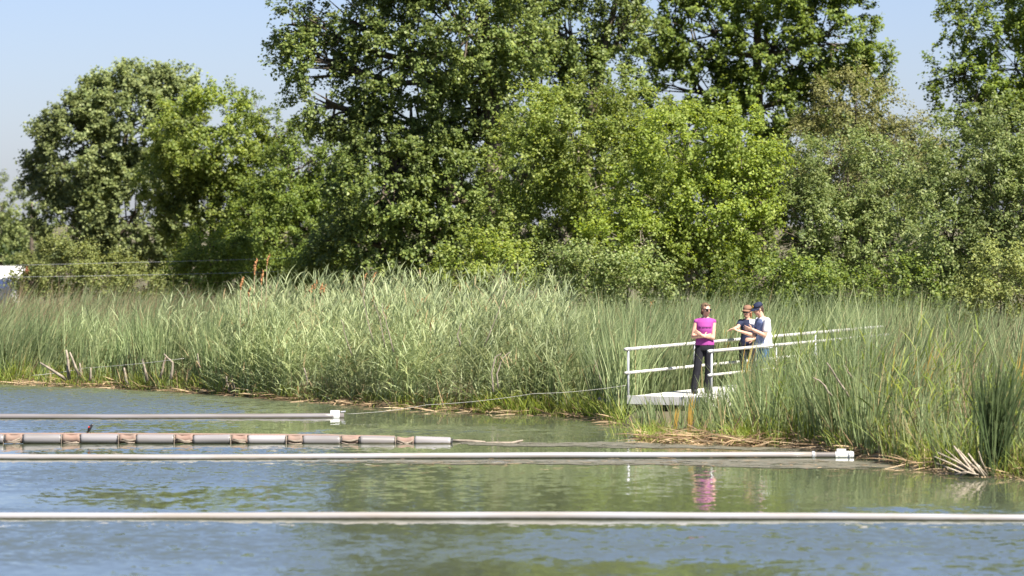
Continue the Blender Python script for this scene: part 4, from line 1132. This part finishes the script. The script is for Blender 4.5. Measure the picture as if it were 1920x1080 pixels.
# -- man in the navy cap, turned towards the woman with the tan cap, hands raised
P0 = Vector((4.667, 71.4, dz(3.45)))
mn = empty('person', P0); tag(mn, 'person in navy cap and pale grey shirt gesturing with both hands', 'person')
fw = math.radians(-68)                          # faces the picture's side, a little towards the pond
Rz = Matrix.Rotation(fw, 3, 'Z')
def L_(x, y, z): return Rz @ Vector((x, y, z))   # body axes: -y forward
hips, knees, ankles = [L_(-.09, .02, .87), L_(.09, .02, .87)], [L_(-.10, -.01, .47), L_(.10, -.03, .47)], [L_(-.11, .02, .075), L_(.12, .0, .075)]
hd = Head(L_(0, -.105, 1.515), rotm(fw - math.radians(2), math.radians(20)))
b = MB(); hd.into(b)
b.capsule(L_(0, -.02, 1.33), .062, L_(0, -.075, 1.46), .056, 12)
st = len(b.V); b.loft([(0, .02, .84, .135, .10), (0, .02, .92, .155, .115), (0, .02, 1.05, .150, .11), (0, .015, 1.18, .165, .118), (0, .005, 1.28, .180, .105), (0, -.005, 1.345, .130, .075), (0, -.015, 1.38, .07, .055)]); b.xform(Rz.to_4x4(), st)
legs_into(b, hips, knees, ankles)
shA, shB = L_(-.195, -.005, 1.295), L_(.195, -.005, 1.295)
# the arm on the pond side and the far arm
near, far = (shA, shB) if shA.y < shB.y else (shB, shA)
elN, wrN = Vector((.02, -.20, 1.015)), Vector((-.225, -.27, 1.135))
elF, wrF = Vector((-.165, .10, 1.00)), Vector((-.42, -.02, 1.085))
arm(b, near, elN, wrN, (.052, .042, .029)); arm(b, far, elF, wrF, (.052, .042, .029))
hand(b, wrN, (-1, -.02, .18), (-.1, .75, .35), -1, .25, .22, 1.05)
hand(b, wrF, (-1, -.05, .35), (.1, -.3, .9), 1, .30, .28, 1.05)
b.fused('body', M['skin'], mn, .0075, 4)
hd.trims(mn, False)
b = MB(); st = 0
b.loft([(0, .02, .77, .198, .160), (0, .02, .88, .190, .152), (0, .015, 1.02, .178, .142), (0, .010, 1.16, .184, .140), (0, .004, 1.26, .194, .126), (0, -.004, 1.325, .165, .092), (0, -.012, 1.365, .095, .070)], 26); b.xform(Rz.to_4x4(), 0)
for s0, el in ((near, elN), (far, elF)):
    s0 = Vector(s0); en = s0.lerp(el, .62); b.capsule(s0, .068, en, .062, 12)
tee = b.fused('shirt', M['grey_cloth'], mn, .009, 5)
tee.data.materials.append(M['blue_shade_print'])  # blue of the shirt front: print plus sky-blue shade, put into the colour
inv = Rz.inverted()
for p in tee.data.polygons:
    c = inv @ p.center
    band = c.y < -.062 + .012 * math.sin(c.z * 23) and abs(c.x) < .165 and .86 < c.z < 1.33
    if band and not (1.13 < c.z < 1.24 and c.x < -.02 and c.y > -.10): p.material_index = 1
trousers(mn, M['denim'], hips, knees, ankles, [tuple(L_(0, .02, .78)) + (.17, .13, fw), tuple(L_(0, .02, .86)) + (.172, .13, fw), tuple(L_(0, .02, .92)) + (.16, .12, fw)])
shoes(mn, ankles, fw)
b = MB()
b.ell(hd.p(0, .030, .020), (.082, .086, .078), hd.R, 16, 12); b.capsule(hd.p(0, .06, -.01), .055, hd.p(0, .068, -.055), .045, 12)
b.fused('hair', M['hair_dark'], mn, .008, 4)
def cap(parent, hd, mat, patch=None):
    b = MB()
    st = len(b.V)
    rings = [(0, .004, 0, .087, .104), (0, .004, .03, .086, .102), (0, .006, .058, .076, .090), (0, .008, .079, .055, .064), (0, .010, .088, .02, .025)]
    b.loft(rings, 24); b.xform(Matrix.Translation(hd.c) @ hd.R.to_4x4() @ Matrix.Translation((0, .012, .046)) @ Matrix.Rotation(math.radians(6), 4, 'X'), st)
    o = b.build('cap', mat, parent, True)
    bb = MB(); V, F = [], []
    n = 15
    for i in range(n):                                # curved peak
        th = math.pi * (i / (n - 1)); x = math.cos(th)
        for k_, rr in enumerate((.80, 1.0, 1.28, 1.5)):
            fy = (-.100 * math.sin(th) * (1 if k_ < 2 else rr - .0)) if k_ else -.085 * math.sin(th)
            yy = -.095 * math.sin(th) - (rr - .8) * .115 * math.sin(th) ** .6
            V.append((x * .084 * (1 - .06 * (rr - .8)), yy, .030 - .018 * x * x * (rr + .4) - (rr - .8) * .020))
    for i in range(n - 1):
        for k_ in range(3):
            a = i * 4 + k_; F.append((a, a + 1, a + 5, a + 4))
    bb.add(V, F); bb.xform(Matrix.Translation(hd.c) @ hd.R.to_4x4() @ Matrix.Translation((0, .0, .024)) @ Matrix.Rotation(math.radians(6), 4, 'X'))
    pk = bb.build('peak', mat, o, True); md = pk.modifiers.new('thickness', 'SOLIDIFY'); md.thickness = .006
    if patch:
        q = MB(); R2 = hd.R @ Matrix.Rotation(math.radians(-24), 3, 'X')
        q.ell(hd.p(0, -.090, .086), (.030, .008, .024), R2, 12, 8).build('patch', patch, o, True)
    return o
cap(mn, hd, M['navy'], M['cap_patch'])
# strap over the shoulder
tb = BVHTree.FromPolygons([v.co[:] for v in tee.data.vertices], [p.vertices[:] for p in tee.data.polygons])
pts = []
for p in [(.03, .075, 1.34), (-.05, .03, 1.385), (-.085, -.05, 1.34), (-.075, -.115, 1.25), (-.05, -.15, 1.12), (-.02, -.16, 1.0)]:
    w = L_(*p); loc, nr, _, _ = tb.find_nearest(w); pts.append(loc + nr * .006)
MB().tube(pts, .010, 6).build('strap', M['navy'], mn, True)

# -- woman in the tan cap, facing the pond and pointing
P0 = Vector((4.43, 72.3, dz(3.95)))
w2 = empty('person', P0); tag(w2, 'person in tan cap, sunglasses and navy top reaching one arm out', 'person')
hips, knees, ankles = [(-.085, 0, .84), (.085, 0, .84)], [(-.09, -.02, .46), (.09, -.02, .46)], [(-.10, .02, .075), (.10, .02, .075)]
hd = Head((-.005, -.035, 1.505), rotm(math.radians(-28), math.radians(3)))
b = MB(); hd.into(b)
b.capsule((.01, .01, 1.31), .054, (0, -.015, 1.45), .048, 12)
b.loft([(.02, 0, .82, .13, .09), (.02, 0, .90, .155, .105), (.02, 0, 1.03, .125, .09), (.02, -.005, 1.18, .142, .10), (.02, 0, 1.28, .155, .09), (.01, .005, 1.335, .115, .065), (.01, .01, 1.37, .06, .05)])
legs_into(b, hips, knees, ankles)
arm(b, (-.135, -.01, 1.295), (-.205, -.20, 1.190), (-.30, -.36, 1.165))
hand(b, (-.30, -.36, 1.165), (-.70, -.55, -.12), (.3, -.3, -.8), -1, .25, .2)
arm(b, (.185, .0, 1.295), (.235, -.03, 1.03), (.10, -.17, .94))
hand(b, (.10, -.17, .94), (-.8, -.3, .0), (0, .8, 0), 1, .5, .1)
b.fused('body', M['skin'], w2, .0075, 4)
hd.trims(w2)
b = MB()
b.loft([(.02, 0, .80, .172, .125), (.02, 0, .90, .172, .124), (.02, 0, 1.03, .148, .108), (.02, -.010, 1.14, .156, .120), (.02, -.008, 1.215, .158, .116), (.02, .0, 1.27, .150, .098)], 24)
b.fused('top', M['navy'], w2, .009, 5)
b = MB()
b.loft([(.018, .002, 1.20, .160, .112), (.018, .002, 1.27, .172, .104), (.012, .006, 1.325, .150, .078), (.010, .010, 1.352, .095, .060)], 24)
b.capsule((-.135, -.01, 1.295), .062, Vector((-.135, -.01, 1.295)).lerp(Vector((-.205, -.20, 1.19)), .55), .056, 12)
b.capsule((.185, 0, 1.295), .062, (.208, -.015, 1.19), .058, 12)
sh2 = b.fused('shirt', M['white_cloth'], w2, .009, 5)
sh2.data.materials.append(M['navy'])
for p in sh2.data.polygons:
    if p.center.x < .045: p.material_index = 1
trousers(w2, M['black_denim'], hips, knees, ankles, [(.01, 0, .76, .162, .112), (.01, 0, .83, .168, .115), (.01, 0, .89, .155, .105)])
shoes(w2, ankles, 0)
b = MB()
b.ell(hd.p(0, .030, .020), (.081, .086, .080), hd.R, 16, 12)
for q in (-1, 1): b.capsule(hd.p(q * .068, .03, .0), .028, hd.p(q * .070, .035, -.10), .020, 10)
b.capsule(hd.p(0, .07, .0), .05, hd.p(0, .075, -.10), .035, 12)
b.fused('hair', M['hair_red'], w2, .008, 4)
cap(w2, hd, M['cap_brown'])

w1.scale = (.98,) * 3; mn.scale = (.965,) * 3; w2.scale = (.925,) * 3

nt_ = 0
for o in COL.objects:
    if o.type == 'MESH': nt_ += len(o.data.loops) - 2 * len(o.data.polygons)
print('triangles', nt_, 'objects', len(COL.objects))
